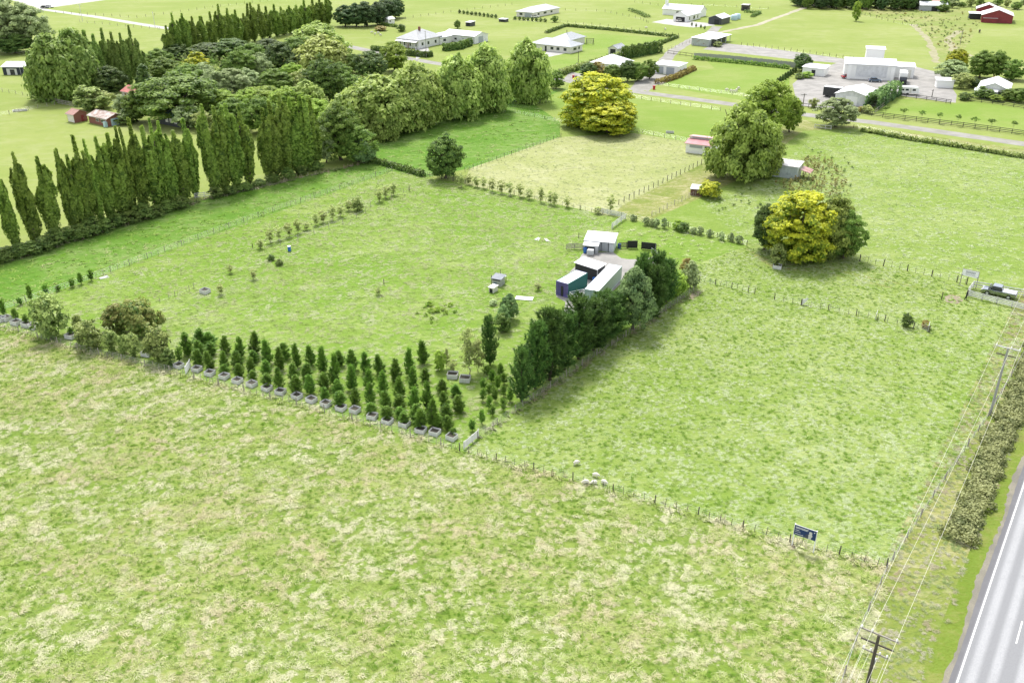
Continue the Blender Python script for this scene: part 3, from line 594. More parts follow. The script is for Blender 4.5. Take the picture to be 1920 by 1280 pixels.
# understory below poplar row
for k in range(17):
    x = -30+k*23; plant('hedgeplant', 'hedge_shrub', x, 492-.302*x+random.uniform(-2, 2), 0, 0, 'dark bushy hedge shrub at the feet of the poplar row', 'shrub', 'hedge shrubs under the poplars', h=random.uniform(2.2, 3.6), wm=random.uniform(4, 5.5))
for k in range(8):
    x = 405+k*27; plant('hedgeplant', 'hedge_shrub', x, 370-.27*(x-400)+2, 0, 0, 'dark low shrub at the feet of the poplar clump', 'shrub', 'hedge shrubs under the poplar clump', h=random.uniform(1.6, 2.6), wm=random.uniform(3.5, 4.5))
# willows
for bx, by, ty, wd, lb in ((706, 252, 138, 134, 'big round willow with forked trunk showing, first of the willow row by the strip corner'), (782, 238, 115, 112, 'big willow second in the row from the strip corner'), (860, 220, 98, 98, 'rounded willow in the middle of the willow row'), (912, 207, 82, 94, 'tall willow fourth in the row from the strip corner'), (988, 190, 72, 88, 'dark sided willow at the lane end of the willow row')):
    plant('willow', 'willow_tree', bx, by, ty, wd, lb, 'tree', 'willows in a row')
plant('willow', 'willow_tree', 725, 262, 205, 62, 'small drooping willow in front of the first big willow', 'tree', 'willows in a row')
plant('broad', 'broadleaf_tree', 1042, 166, 132, 34, 'small leafy tree at the lane beside the last willow')
# single trees
plant('darkyel', 'broadleaf_tree', 835, 334, 252, 72, 'round dark green tree alone at the paddock fence corner')
plant('yellow', 'yellow_tree', 1118, 236, 138, 140, 'huge rounded yellow tree between the paddocks')
plant('yellow', 'yellow_tree', 1138, 248, 186, 116, 'low yellow dome at the front of the huge yellow tree')
plant('elm', 'broadleaf_tree', 1388, 334, 190, 128, 'big dense green tree beside the corrugated shed')
plant('elm', 'broadleaf_tree', 1418, 326, 222, 88, 'green side stem of the big dense tree next to the corrugated shed')
plant('bright', 'broadleaf_tree', 1440, 250, 150, 96, 'bright green tall tree behind the big dense tree')
plant('bright', 'broadleaf_tree', 1480, 248, 180, 44, 'narrow bright green tree at the lane behind the big dense tree')
plant('grey', 'broadleaf_tree', 1566, 238, 183, 72, 'grey-green spreading tree at the lane gate')
plant('gold', 'golden_tree', 1490, 480, 360, 138, 'golden yellow topped rounded tree beside the paddock track')
plant('dark', 'broadleaf_tree', 1432, 468, 380, 54, 'dark narrow tree against the left of the golden tree')
plant('elm', 'broadleaf_tree', 1554, 476, 368, 100, 'dark green tree merging with the golden tree')
plant('broad', 'broadleaf_tree', 1582, 484, 398, 60, 'leafy green side tree beside the dark and golden trees')
plant('shrub', 'topiary_tree', 1457, 499, 455, 34, 'small clipped cone tree planted in a timber crate', 'tree')
plant('yelshrub', 'shrub', 1330, 369, 336, 46, 'yellow leafed shrub over the brown shelter', 'shrub')
# front left garden shrubs
for a in [('shrub', 99, 630, 550, 64, 'tall rounded pale-topped shrub among the left crates'),
          ('redtip', 222, 620, 568, 52, 'green shrub left of the red-tipped shrub clump'), ('redtip', 262, 624, 558, 72, 'large red-tipped bushy shrub inside the front fence'), ('redtip', 290, 622, 576, 36, 'smaller reddish shrub at right of the red-tipped clump'),
          ('shrub', 153, 640, 590, 22, 'narrow upright shrub right of the fenced crate'), ('shrub', 172, 652, 598, 52, 'brownish rounded shrub along the front fence'), ('shrub', 212, 658, 619, 30, 'small green shrub between brownish shrub and crate plants'), ('shrub', 234, 663, 626, 22, 'slim small shrub in the front fence row'),
          ('shrub', 253, 668, 625, 30, 'neat conical shrub in the front fence row'), ('shrub', 300, 674, 612, 48, 'pale leafed taller shrub next to the open crate'), ('hedgeplant', 318, 686, 654, 30, 'dark low shrub against the row of pine crates')]:
    plant(a[0], 'shrub', *a[1:4], a[4]*1.05, a[5], 'shrub')
# trees by the yard
for a in [('blue', 955, 598, 551, 38, 'silvery blue-green shrub behind the dog kennels'), ('blue', 944, 612, 572, 30, 'lower silvery shrub beside the clipped cone bush')]:
    plant(a[0], 'shrub', *a[1:5], a[5], 'shrub')
plant('hedgeplant', 'shrub', 943, 622, 585, 28, 'clipped yellow-green cone bush near the silvery shrubs', 'shrub')
plant('greyshrub', 'shrub', 925, 571, 561, 18, 'low grey bush in the grass near the kennels', 'shrub')
for k, (bx, by, ty, wd) in enumerate([(978, 752, 668, 52), (1003, 728, 598, 72), (1030, 712, 588, 80), (1058, 692, 578, 84), (1085, 672, 566, 80), (1112, 656, 558, 84), (1135, 638, 556, 80), (1150, 626, 548, 70)]):
    plant('bigpine', 'pine_tree', bx, by, ty+(-8, 10, 0, 14, -6, 8, -4, 6)[k], wd*(1.1, .95, 1.15, .9, 1.1, 1.0, 1.1, 1.0)[k], 'dark bushy pine in the windbreak beside the containers', 'tree', 'pines of the windbreak')
for k, (bx, by, ty, wd) in enumerate([(1205, 588, 482, 50), (1228, 578, 478, 56), (1248, 566, 490, 50), (1222, 596, 505, 60), (1196, 560, 494, 36)]):
    plant('bigpine', 'pine_tree', bx, by, ty, wd*1.1, 'pine at the yard end of the windbreak past the blue-green tree', 'tree', 'pines at the windbreak end')
plant('blue', 'broadleaf_tree', 1186, 618, 502, 82, 'blue-green rounded feathery tree in the pine windbreak')
plant('greenshrub', 'shrub', 1262, 552, 508, 52, 'light green shrub at the end of the windbreak', 'shrub'); plant('greyshrub', 'shrub', 1294, 540, 490, 36, 'grey-green small tree at the windbreak fence end', 'shrub')
plant('rust', 'shrub', 1286, 512, 484, 26, 'brownish small shrub behind the grey-green fence end shrub', 'shrub')
plant('bigpine', 'pine_tree', 919, 684, 598, 44, 'dark pine beside the feathery saplings and crates')
plant('feather', 'sapling_tree', 880, 702, 612, 44, 'feathery olive sapling behind the pale timber crate', 'tree'); plant('feather', 'sapling_tree', 897, 698, 634, 32, 'feathery thin sapling against the dark pine', 'tree')
plant('greenshrub', 'shrub', 826, 694, 656, 24, 'yellow-green small shrub by the paired crates', 'shrub'); plant('sapling', 'sapling_tree', 848, 700, 674, 20, 'small sapling growing in the left of the paired crates', 'tree')
plant('feather', 'sapling_tree', 838, 690, 652, 18, 'thin twiggy sapling behind the yellow-green shrub', 'tree')

# ------------------------------------------------------------------ nursery pines
ZA = lambda x, y: (320+x/5.3333, 600+y/5.3333); ZB = lambda x, y: (600+x/4.5714, 600+y/4.5714)
PA = [(178, 350, 170), (285, 445, 330), (290, 340, 225), (300, 240, 120), (400, 490, 350), (410, 355, 240), (400, 245, 125), (545, 490, 330), (540, 530, 470), (555, 335, 200), (690, 560, 440), (680, 470, 340), (700, 375, 200), (820, 600, 520), (810, 530, 410), (835, 420, 330), (845, 350, 155), (965, 655, 550), (960, 560, 420), (975, 440, 225), (1095, 690, 505), (1100, 495, 300), (1150, 390, 275), (1255, 730, 590), (1245, 610, 470), (1270, 470, 275), (1400, 735, 560), (1370, 605, 460), (1410, 450, 280), (1550, 800, 690), (1540, 700, 550), (1525, 530, 310)]
PB = [(170, 730, 640), (160, 640, 540), (130, 560, 320), (170, 390, 290), (300, 720, 600), (280, 600, 400), (280, 430, 290), (440, 795, 735), (435, 745, 580), (420, 605, 440), (400, 450, 310), (580, 845, 750), (570, 775, 620), (545, 665, 450), (520, 470, 320), (725, 885, 800), (695, 835, 770), (680, 765, 670), (685, 695, 520), (655, 525, 350), (860, 920, 790), (840, 860, 740), (810, 780, 590), (800, 610, 430), (770, 475, 260), (1010, 915, 820), (965, 905, 700), (920, 765, 540), (905, 525, 440), (885, 375, 190), (1100, 935, 850), (1085, 860, 730), (1070, 750, 630), (1045, 625, 530), (1195, 785, 660), (1165, 645, 560)]
PC = [(1145, 985, 935), (1305, 950, 865), (1390, 890, 785), (1480, 820, 740), (1450, 765, 665), (1395, 695, 600), (1500, 695, 590), (1450, 645, 555), (1400, 595, 510), (1475, 535, 440), (1525, 595, 490), (1550, 485, 385), (1580, 545, 460), (1575, 655, 580), (1575, 775, 680), (1630, 700, 600), (1430, 470, 400)]
for x, y, ty in PA:
    a = ZA(x, y); plant('pine', 'young_pine', a[0], a[1], ZA(0, ty)[1]-random.uniform(1, 7), 27+random.uniform(-4, 5), 'young bushy pine in the planted block behind the crate row', 'tree', 'young pines in the planted block')
for x, y, ty in PB:
    a = ZB(x, y); plant('pine', 'young_pine', a[0], a[1], ZB(0, ty)[1]-random.uniform(1, 7), 28+random.uniform(-4, 5), 'young bushy pine in the planted block behind the crate row', 'tree', 'young pines in the planted block')
for x, y, ty in PC:
    a = ZB(x, y); plant('tinypine', 'small_pine', a[0], a[1], ZB(0, ty)[1], 14+random.uniform(-1, 2), 'small pine seedling in the open corner beside the windbreak', 'tree', 'small pines in the block corner')
ZC = lambda x, y: (x/4, 540+y/4)
for x, y, ty in ((35, 215, 90), (125, 245, 165), (200, 270, 205), (535, 355, 305), (1350, 560, 455)):
    a = ZC(x, y); plant('tinypine', 'potted_pine', a[0], a[1], ZC(0, ty)[1], 14, 'small pine growing in a crate left of the pine block', 'tree', 'small pines in the left crates')
for x, y, ty in ((235, 95, 0), (345, 45, -12), (438, 20, -10), (155, 125, 85), (545, -5, -55), (610, -30, -95), (688, -55, -120)):
    a = ZC(x, y); plant('tinypine', 'small_pine', a[0], a[1], ZC(0, ty)[1]-2, 12, 'small pine planted along the strip fence', 'tree', 'small pines on the strip fence')
# sapling hedges
for x, y, ty in ((35, 585, 515), (110, 540, 440), (175, 520, 415), (250, 495, 395), (318, 470, 365), (380, 445, 388), (450, 410, 325), (505, 390, 300), (575, 370, 262), (635, 345, 250), (695, 300, 225), (925, 235, 130), (975, 205, 118), (1032, 185, 95)):
    plant('sapling', 'row_sapling', 480+x/4, 320+y/4, 320+ty/4, 19, 'brownish green sapling in the line across the centre paddock', 'tree', 'saplings in the paddock line')
plant('shrub', 'shrub', 480+765/4, 320+300/4, 320+195/4, 26, 'rounded pale green shrub in the paddock sapling line', 'shrub')
for x, y, ty in ((865, 350, 325), (879, 345, 326), (893, 350, 332), (907, 352, 331), (923, 358, 335), (940, 362, 338), (956, 365, 342), (975, 369, 345), (992, 373, 355), (1014, 378, 352), (1032, 382, 358), (1040, 384, 362), (1063, 388, 368), (1120, 400, 388), (1145, 398, 364)):
    plant('sapling', 'fence_sapling', x, y+1, ty, 18, 'sapling shrub planted along the far centre paddock fence', 'shrub', 'saplings on the centre fence')
for x, y, ty in ((1187, 414, 402), (1211, 422, 406), (1222, 424, 410), (1230, 426, 408), (1245, 428, 408), (1300, 438, 425), (1312, 440, 424), (1330, 444, 430), (1352, 450, 434), (1370, 452, 436), (1385, 456, 440)):
    plant('greyshrub', 'fence_shrub', x, y, ty, 14, 'small grey-green shrub planted along the fence below the east field', 'shrub', 'shrubs on the east fence')
plant('greenshrub', 'shrub', 1272, 430, 412, 24, 'yellow-green shrub on the fence below the east field', 'shrub'); plant('hedgeplant', 'shrub', 1282, 434, 416, 22, 'dark shrub beside the yellow-green fence shrub', 'shrub')
for x, y, ty, kd, lb in ((476, 524, 505, 'sapling', 'brownish sapling in the grass left of the blue drum'), (433, 512, 497, 'sapling', 'tiny sapling by the broken fence near the timber crate'), (508, 488, 477, 'hedgeplant', 'small dark bush near the blue drum'), (524, 497, 486, 'hedgeplant', 'round dark bush below the blue drum'), (489, 466, 449, 'sapling', 'dark sapling at the end of the paddock line'), (415, 552, 532, 'sapling', 'thin sapling right of the lone timber crate'), (710, 553, 540, 'sapling', 'leafless young tree alone in the centre paddock'), (1009, 544, 531, 'sapling', 'thin sapling left of the green container')):
    plant(kd, 'shrub', x, y, ty, 16, lb, 'shrub')
plant('hedgeplant', 'shrub', 1698, 612, 586, 20, 'dark bushy shrub inside the short fence run', 'shrub'); plant('rust', 'shrub', 1734, 614, 600, 16, 'brown twiggy shrub at the end of the short fence run', 'shrub')
# far trees
for k, (bx, by, ty, wd) in enumerate([(648, 50, 10, 44), (668, 50, 6, 42), (688, 50, 2, 44), (708, 47, 4, 42), (724, 38, -2, 42), (742, 34, -6, 40)]):
    plant('cypress', 'cypress_tree', bx, by, ty, wd, 'dark dense cypress in the shelter block above the villa', 'tree', 'cypress shelter block')
for a in [('dark', 1102, 148, 118, 36, 'dark shrub tree by the cottage parking area'), ('rust', 1122, 146, 116, 34, 'brownish tree beside the cottage parking area'), ('broad', 1148, 152, 120, 36, 'rounded tree in front of the cottage roof'), ('dark', 1176, 153, 112, 34, 'dark upright tree in front of the cottage'), ('broad', 1195, 152, 116, 40, 'spreading green tree at the cottage driveway'), ('broad', 1218, 148, 112, 30, 'leafy tree between cottage and two-door garage'),
          ('dark', 1503, 133, 100, 36, 'dark rounded tree by the arena fence end'), ('grey', 755, 58, 46, 14, 'small tree behind the villa'), ('broad', 858, 54, 38, 14, 'small tree behind the long white shed'), ('broad', 1040, 42, 30, 14, 'light green bush by the hip roofed far house'),
          ('yellow', 1792, 130, 92, 42, 'yellowish tree in the garden beyond the gravel yard'), ('grey', 1782, 152, 112, 56, 'grey-green tree at the gravel yard corner'), ('broad', 1836, 146, 96, 52, 'dark spreading tree in the garden by the right house'), ('broad', 1862, 146, 94, 44, 'dark leafy tree behind the right house garden'), ('broad', 1896, 150, 112, 50, 'spreading tree behind the right house roof'),
          ('olive', 1802, 166, 138, 34, 'yellow-green shrub beside the white cabin'), ('dark', 1822, 164, 146, 30, 'dark shrub in the right garden'), ('rust', 1862, 168, 144, 30, 'orange-brown rounded shrub in the right garden'), ('hedgeplant', 1838, 184, 162, 30, 'dark clipped shrub along the black rail fence'), ('hedgeplant', 1852, 186, 166, 26, 'small clipped shrub left of the right house'), ('greenshrub', 1845, 172, 160, 24, 'light green shrub in the right garden'), ('hedgeplant', 1808, 188, 172, 26, 'dark hedge bush by the gravel yard end'), ('broad', 1893, 188, 166, 36, 'grey-green shrub before the right house porch'), ('broad', 1912, 192, 166, 36, 'dark shrub tree right of the right house porch'), ('greenshrub', 1866, 190, 178, 28, 'low green shrub by the right house fence'),
          ('greenshrub', 1604, 40, 0, 16, 'small bright tree at the far field edge'), ('broad', 1768, 22, 8, 26, 'bush beside the grey far barn'), ('greenshrub', 1513, 146, 134, 26, 'low yellow-green bush by the small white shed'), ('hedgeplant', 1498, 148, 137, 20, 'dark round bush at the cone hedge end'), ('olive', 1625, 212, 198, 22, 'pale shrub at the white gable shed corner'), ('rust', 1614, 210, 200, 16, 'brown shrub by the white gable shed corner'), ('olive', 1525, 202, 185, 20, 'small pale tree by the lane pole'),
          ('shrub', 1345, 88, 78, 20, 'grey shrub beside the open carport'), ('hedgeplant', 752, 60, 45, 16, 'dark bush left of the villa roof')]:
    nm = 'shrub' if a[0] in ('olive', 'rust', 'hedgeplant', 'greenshrub', 'shrub') else 'broadleaf_tree'
    plant(a[0], nm, *a[1:5], a[5], 'shrub' if nm == 'shrub' else 'tree')
for k in range(26):
    x = 1495+k*9.2; plant(('dark', 'cypress', 'broad', 'dark')[k % 4], 'shelterbelt_tree', x, 12+(k % 3)*3+(k-10)*.15, -14, random.uniform(20, 34), 'dark tree in the shelter belt beyond the farthest field', 'tree', 'far shelter belt')
for k in range(14):
    x = 1700+k*17; plant(('broad', 'grey', 'broad', 'olive')[k % 4], 'scrub_tree', x, random.uniform(8, 22), -4 if k % 3 else 4, random.uniform(14, 26), 'bush in the scrub around the far barns', 'shrub', 'scrub by the far barns')
for k, (x, y) in enumerate(((880, 208), (1014, 208), (1151, 212), (1285, 214), (1420, 218), (1548, 222), (1672, 226), (1835, 230))):
    X = 1440+x/4; Y = 220+(k*4.0); plant('umbrella', 'umbrella_sapling', X-1, Y, Y-20, 15, 'flat-topped sapling in the row behind the black rail fence', 'tree', 'flat-topped saplings')
for k in range(8):
    plant('darkcone', 'cone_hedge_tree', 1457+k*4.8, 159-k*3.2, 145-k*3.2, 8, 'narrow dark cone tree in the short row by the gravel yard', 'tree', 'cone trees by the yard')
for k in range(10): plant('hedgeplant', 'hedge_shrub', 824+k*0+ (k*7.5)+38, 25.5+k*1.0, 0, 0, 'small clipped shrub in the row beside the far vegetable plot', 'shrub', 'clipped shrubs of the far plot', h=2.0, wm=2.0)
for k in range(8): plant('hedgeplant', 'hedge_shrub', 966+k*8, 37.5+k*.6, 0, 0, 'small round shrub in front of the far hip roofed house', 'shrub', 'round shrubs of the far house', h=2.0, wm=2.0)
for k, (x, y) in enumerate(((1297, 49), (1305, 51), (1314, 53), (1321, 55))): plant('hedgeplant', 'standard_shrub', x, y, y-7, 4, 'small dark standard shrub along the far house forecourt', 'shrub', 'standards by the forecourt')

# ------------------------------------------------------------------ fences
POSTM = {}
def post_mesh(r, h, mat):
    k = (r, h, mat.name)
    if k not in POSTM: POSTM[k] = MB().tube([(0, 0, -.15), (0, 0, h*.6), (.01, 0, h)], [r, r, r*.92], 6).mesh('post', mat)
    return POSTM[k]
def walk(P, step):
    out = []; carry = 0
    for i in range(len(P)-1):
        L = (P[i+1]-P[i]).length; d = carry
        while d < L: out.append(P[i].lerp(P[i+1], d/L)); d += step
        carry = d-L
    out.append(P[-1]); return out
def fence(label, pts, step=5.0, h=1.15, r=.075, mat=None, batten=0, wires=4, rails=0, railmat=None, name='wire_fence', group=None, px=True):
    mat = mat or WOOD; P = [G(x, y) if px else Vector((x, y, 0)) for x, y in pts]; o0 = P[0].copy(); e = empty(name, o0, 0, label, 'fence', group)
    Q = walk(P, step)
    for q in Q:
        mobj('post', post_mesh(r, h, mat), None, e, q-o0, (random.uniform(-.05, .05), random.uniform(-.05, .05), 0), (1, 1, random.uniform(.92, 1.1)))
    if batten:
        for k, q in enumerate(walk(P, batten)): mobj('batten', post_mesh(.03, h*.9, mat), None, e, q-o0, (random.uniform(-.06, .06), random.uniform(-.06, .06), 0), (1, 1, random.uniform(.85, 1.08)))
    for k in range(wires):
        z = h*(.2+.72*k/max(1, wires-1)); MB().tube([q-o0+Vector((0, 0, z)) for q in P], .007, 3, False).build('wire', WIRE, e)
    for k in range(rails):
        z = h*(.25+.68*k/max(1, rails-1))
        for a, b in zip(Q[:-1], Q[1:]):
            d = b-a
            if d.length < .1: continue
            rl = mobj('rail', rail_mesh(railmat or mat), None, e, (a+b)/2-o0+Vector((0, 0, z)), (0, 0, math.atan2(d.y, d.x)), (d.length, 1, 1))
    return e
RAILM = {}
def rail_mesh(mat):
    if mat.name not in RAILM: RAILM[mat.name] = MB().box(-.5, .5, -.09, -.04, -.075, .075).mesh('rail', mat)
    return RAILM[mat.name]
fence('post and wire fence along the tall tan grass of the front field', F1[1:6], 4.5, 1.15, .07, WOOD, batten=1.1)
fence('post and wire fence between the front field and sheep paddock', F1[5:], 5, 1.15, .07, DWOOD, batten=1.25)
fence('wire fence along the foot of the pine windbreak', [(896, 822), (1016, 738), (1120, 666), (1240, 588), (1300, 548)], 4, 1.15, .06, WOOD, batten=1.6)
fence('short wire fence running from the windbreak end', [(1311, 527), (1415, 551)], 3, 1.15, .06, DWOOD, batten=1.0)
fence('short fence run with pale stay posts and shrubs in the right paddock', [(1452, 562), (1502, 572), (1640, 598), (1742, 623)], 4.4, 1.15, .07, DWOOD, batten=1.5)
fence('wire fence between the long green strip and centre paddock', [(-40, 598), (17, 578), (160, 528), (480, 408), (735, 321)], 4, 1.15, .06, WOOD, batten=1.5)
fence('wire fence behind the sapling hedge of the centre paddock', [(700, 301), (735, 314), (800, 330), (870, 344), (1130, 403)], 3.6, 1.15, .065, DWOOD, batten=1.5)
fence('shrub lined wire fence below the east field', [(1165, 408), (1250, 425), (1330, 442), (1400, 461)], 3.6, 1.15, .065, DWOOD, batten=1.6)
fence('wire fence beside the paddock track up to the entrance', [(1612, 490), (1700, 508), (1812, 533)], 4.2, 1.3, .09, DWOOD, batten=1.4)
fence('close-posted fence between mown paddock and narrow wedge', [(1160, 384), (1322, 305)], 2.2, 1.3, .075, DWOOD, batten=0)
fence('weathered fence from the wedge to the brown shelter', [(1222, 406), (1290, 372), (1304, 367)], 3.2, 1.2, .065, WOOD, batten=1.6)
fence('fence between willow field and mown paddock', [(872, 322), (960, 290), (1052, 257)], 3.2, 1.15, .06, DWOOD, batten=1.6)
fence('fence running from the willows to the huge yellow tree', [(930, 206), (1052, 230)], 4, 1.15, .06, WOOD)
fence('fence from the huge yellow tree to the pink roofed stable', [(1185, 247), (1298, 268)], 3.6, 1.2, .065, WOOD, batten=1.8)
fence('fence along the lane beyond the yellow tree', [(1185, 184), (1350, 208)], 3.6, 1.2, .065, DWOOD)
fence('fence on the grassy bank below the lane', [(1600, 240), (1760, 268), (1920, 293), (2050, 313)], 4.5, 1.15, .065, DWOOD)
fence('wire fence round the lawn with grazing sheep', [(1235, 160), (1330, 173), (1410, 183)], 4, 1.15, .065, WOOD)
fence('wire fence crossing the far left field', [(-20, 168), (60, 182), (105, 186)], 4, 1.2, .07, WOOD)
fence('fence below the water trough in the far left field', [(-20, 222), (50, 208), (103, 197)], 3.2, 1.2, .07, WOOD)
fence('far fence along the pale road', [(105, 25), (260, 34), (420, 12), (520, 0)], 6, 1.3, .09, DWOOD, wires=1)
fence('far fence below the pale road', [(150, 42), (300, 56)], 6, 1.3, .09, WOOD, wires=1)
fence('far fence behind the villa sheds', [(760, 36), (840, 24), (960, 10)], 6, 1.3, .09, DWOOD, wires=1)
fence('far fence beside the clipped shrub plot', [(860, 26), (960, 38), (1010, 42)], 6, 1.3, .09, DWOOD, wires=1)
fence('far fence in front of the hip roofed far house', [(1050, 42), (1150, 52), (1272, 68)], 5, 1.3, .09, DWOOD, wires=1)
fence('far fence at the top field by the dark gabled shed', [(1190, 5), (1240, 12), (1320, 10), (1440, 18)], 7, 1.3, .09, DWOOD, wires=1)
fence('far fence left of the white barn house', [(1060, 20), (1130, 22), (1200, 36), (1215, 44)], 6, 1.3, .09, DWOOD, wires=1)
fence('driveway fence opposite the dark box hedge', [(1245, 97), (1300, 78), (1320, 74)], 4, 1.2, .08, WOOD, wires=2)
fence('wooden yard fence at the start of the arena wall', [(1252, 101), (1290, 106), (1302, 108)], 3, 1.4, .08, DWOOD, wires=0, rails=2, name='rail_fence')
fence('weedy fence along the field beyond the arena', [(1390, 85), (1480, 96), (1600, 112)], 3, 1.3, .08, DWOOD, wires=1)
fence('far fence bordering the dry rough ground', [(1602, 24), (1680, 44), (1720, 50)], 6, 1.3, .09, DWOOD, wires=1)
fence('long black rail fence beside the lane and lawn', [(1614, 215), (1720, 228), (1840, 243), (1920, 254), (2060, 272)], 3.2, 1.35, .08, BLACK, wires=0, rails=3, railmat=BLACK, name='rail_fence')
fence('black rail fence between gravel yard and lawn', [(1680, 181), (1730, 187), (1782, 195)], 3.2, 1.3, .08, BLACK, wires=0, rails=3, railmat=BLACK, name='rail_fence')
fence('black rail fence in front of the right house garden', [(1800, 188), (1860, 195), (1920, 204), (2000, 215)], 3.2, 1.3, .08, BLACK, wires=0, rails=3, railmat=BLACK, name='rail_fence')
fence('dark rail fence behind the lane pole', [(1498, 200), (1530, 204)], 3, 1.2, .08, DWOOD, wires=0, rails=2, name='rail_fence')
fence('pale rail fence down the hedge side of the lawn', [(1640, 212), (1676, 184)], 3.2, 1.2, .08, WOOD, wires=0, rails=2, name='rail_fence')
fence('pale timber rail at the lane gate tree', [(1527, 240), (1558, 243)], 3, 1.1, .08, PALEWOOD, wires=0, rails=2, railmat=PALEWOOD, name='rail_fence')
fence('roadside fence under the power lines', [(1560, 1330), (1612, 1180), (1664, 1066), (1760, 915), (1852, 782), (1905, 690), (1950, 610)], 4.5, 1.1, .07, WOOD, batten=2)
for k, (a, b) in enumerate((((870, 842), (897, 819)),)):
    fence('pale rail gate panel at the corner of the pine block', [a, b], 1.9, 1.15, .07, PALEWOOD, wires=0, rails=5, railmat=PALEWOOD, name='rail_gate')
fence('grey steel gate and rails closing the centre paddock corner', [(1120, 399), (1145, 404), (1170, 409)], 2.5, 1.2, .06, STEEL, wires=0, rails=4, railmat=STEEL, name='rail_gate')
fence('pale timber rails from the paddock corner down to the white shed', [(1173, 411), (1160, 420), (1147, 430)], 2.2, 1.25, .07, PALEWOOD, wires=0, rails=4, railmat=PALEWOOD, name='rail_fence')
fence('weathered rail pen left of the white shed', [(1062, 468), (1078, 467), (1094, 468)], 1.6, 1.2, .07, WOOD, wires=0, rails=4, railmat=WOOD, name='rail_fence')
fence('grey rails between the white shed and black screens', [(1160, 466), (1176, 465)], 1.5, 1.2, .06, DWOOD, wires=0, rails=4, name='rail_fence')
fence('timber entrance pen behind the dark pickup', [(1824, 540), (1860, 546), (1900, 553), (1960, 562)], 2.6, 1.35, .08, PALEWOOD, wires=0, rails=3, railmat=PALEWOOD, name='rail_fence')
fence('timber rail fence in front of the dark pickup', [(1814, 555), (1835, 561), (1880, 572), (1920, 582), (1990, 598)], 2.3, 1.15, .08, WOOD, wires=0, rails=4, railmat=PALEWOOD, name='rail_fence')
fence('timber gate end of the entrance pen', [(1824, 540), (1814, 553)], 1.9, 1.35, .08, PALEWOOD, wires=0, rails=4, railmat=PALEWOOD, name='rail_gate')
fence('wire pen by the poplars at the farm gate', [(366, 372), (384, 370), (402, 368)], 2, 1.2, .07, PALEWOOD, wires=0, rails=3, railmat=PALEWOOD, name='rail_gate')
fence('broken old fence by the lone timber crate', [(300, 566), (340, 550), (364, 540)], 3, .9, .05, WOOD, batten=1.8, wires=1)
fence('old fence along the paddock sapling line', [(488, 466), (540, 456), (600, 436), (680, 405), (700, 382), (766, 358)], 4, 1.1, .05, WOOD, wires=2)
fence('grey paling fence left of the rusty sheds', [(82, 188), (110, 195), (146, 202)], 2, 1.5, .07, WOOD, wires=0, rails=3, railmat=WOOD, name='rail_fence')

# paling arena wall, hedges
def paling(label, pts, h, w, mat, name='paling_fence'):
    P = [G(x, y) for x, y in pts]; e = empty(name, P[0], 0, label, 'fence'); m = MB().box(-w*.48, w*.48, -.02, .02, 0, h).mesh('paling', mat)
    for i, q in enumerate(walk(P, w)):
        d = P[-1]-P[0]; mobj('paling', m, None, e, q-P[0], (0, 0, math.atan2(d.y, d.x)), (1, 1, random.uniform(.95, 1.05)))
    for z in (h*.2, h*.8): MB().tube([q-P[0]+Vector((0, .05, z)) for q in P], .04, 4).build('rail', mat, e)
    return e
paling('tall grey paling wall along the near side of the arena', [(1302, 109), (1360, 113), (1480, 126), (1500, 128)], 2.0, .6, paint('grey_paling', (.3, .31, .29), .8, .2))
def box_hedge(label, pts, w, h, fo, name='hedge', n=None, size=.35, px=True, lump=.35, wob=.3):
    P = [G(x, y) if px else Vector((x, y, 0)) for x, y in pts]; rng = np.random.default_rng(len(label)*7+int(abs(P[0].x)))
    Ls = [(P[i+1]-P[i]).length for i in range(len(P)-1)]; tot = sum(Ls); n = n or int(tot*(2*h+w)*10)
    s = rng.random(n)*tot; X = np.zeros((n, 3)); Nn = np.zeros((n, 3)); cum = np.cumsum([0]+Ls); idx = np.clip(np.searchsorted(cum, s)-1, 0, len(Ls)-1)
    side = rng.random(n); per = 2*h+w
    for i in range(len(Ls)):
        k = idx == i; d = (P[i+1]-P[i])/Ls[i]; nx = Vector((-d.y, d.x, 0)); f = (s[k]-cum[i])
        base = np.array(P[i]-P[0])[None]+f[:, None]*np.array(d)[None]
        q = side[k]*per; u = np.where(q < h, -1, np.where(q < h+w, (q-h)/w*2-1, 1)); z = np.where(q < h, q, np.where(q < h+w, h, per-q))
        nu = np.where(q < h, -1, np.where(q < h+w, 0, 1)); nz = np.where((q >= h) & (q < h+w), 1., .25)
        bul = 1+wob*np.sin(s[k]*1.3)*np.sin(s[k]*.47+1)
        u = u*bul*(1-.25*(z/h)**3)
        X[k] = base+(u*w/2)[:, None]*np.array(nx)[None]; X[k, 2] = z*(1+wob*.5*np.sin(s[k]*.9+2)*np.sin(s[k]*2.3)); Nn[k] = nu[:, None]*np.array(nx)[None]; Nn[k, 2] += nz
    X += rng.normal(0, lump*.5, X.shape); X[:, 2] = np.maximum(X[:, 2], .05)
    Nn += rng.normal(0, .6, Nn.shape)
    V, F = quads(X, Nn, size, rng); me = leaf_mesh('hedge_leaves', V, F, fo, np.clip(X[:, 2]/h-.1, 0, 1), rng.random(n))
    e = empty(name, P[0], 0, label, 'hedge'); mobj('crown', me, None, e)
    sm = MB().tube([(0, 0, -.05), (.05, 0, h*.6)], [.05, .03], 5).mesh('stem', BARK)
    for q in walk(P, max(1.5, tot/30)): mobj('stem', sm, None, e, q-P[0])
    return e
box_hedge('dark clipped box hedge beside the driveway', [(1168, 111), (1205, 104), (1238, 98)], 2.2, 4.2, FO['hedge'], size=.6, n=5000)
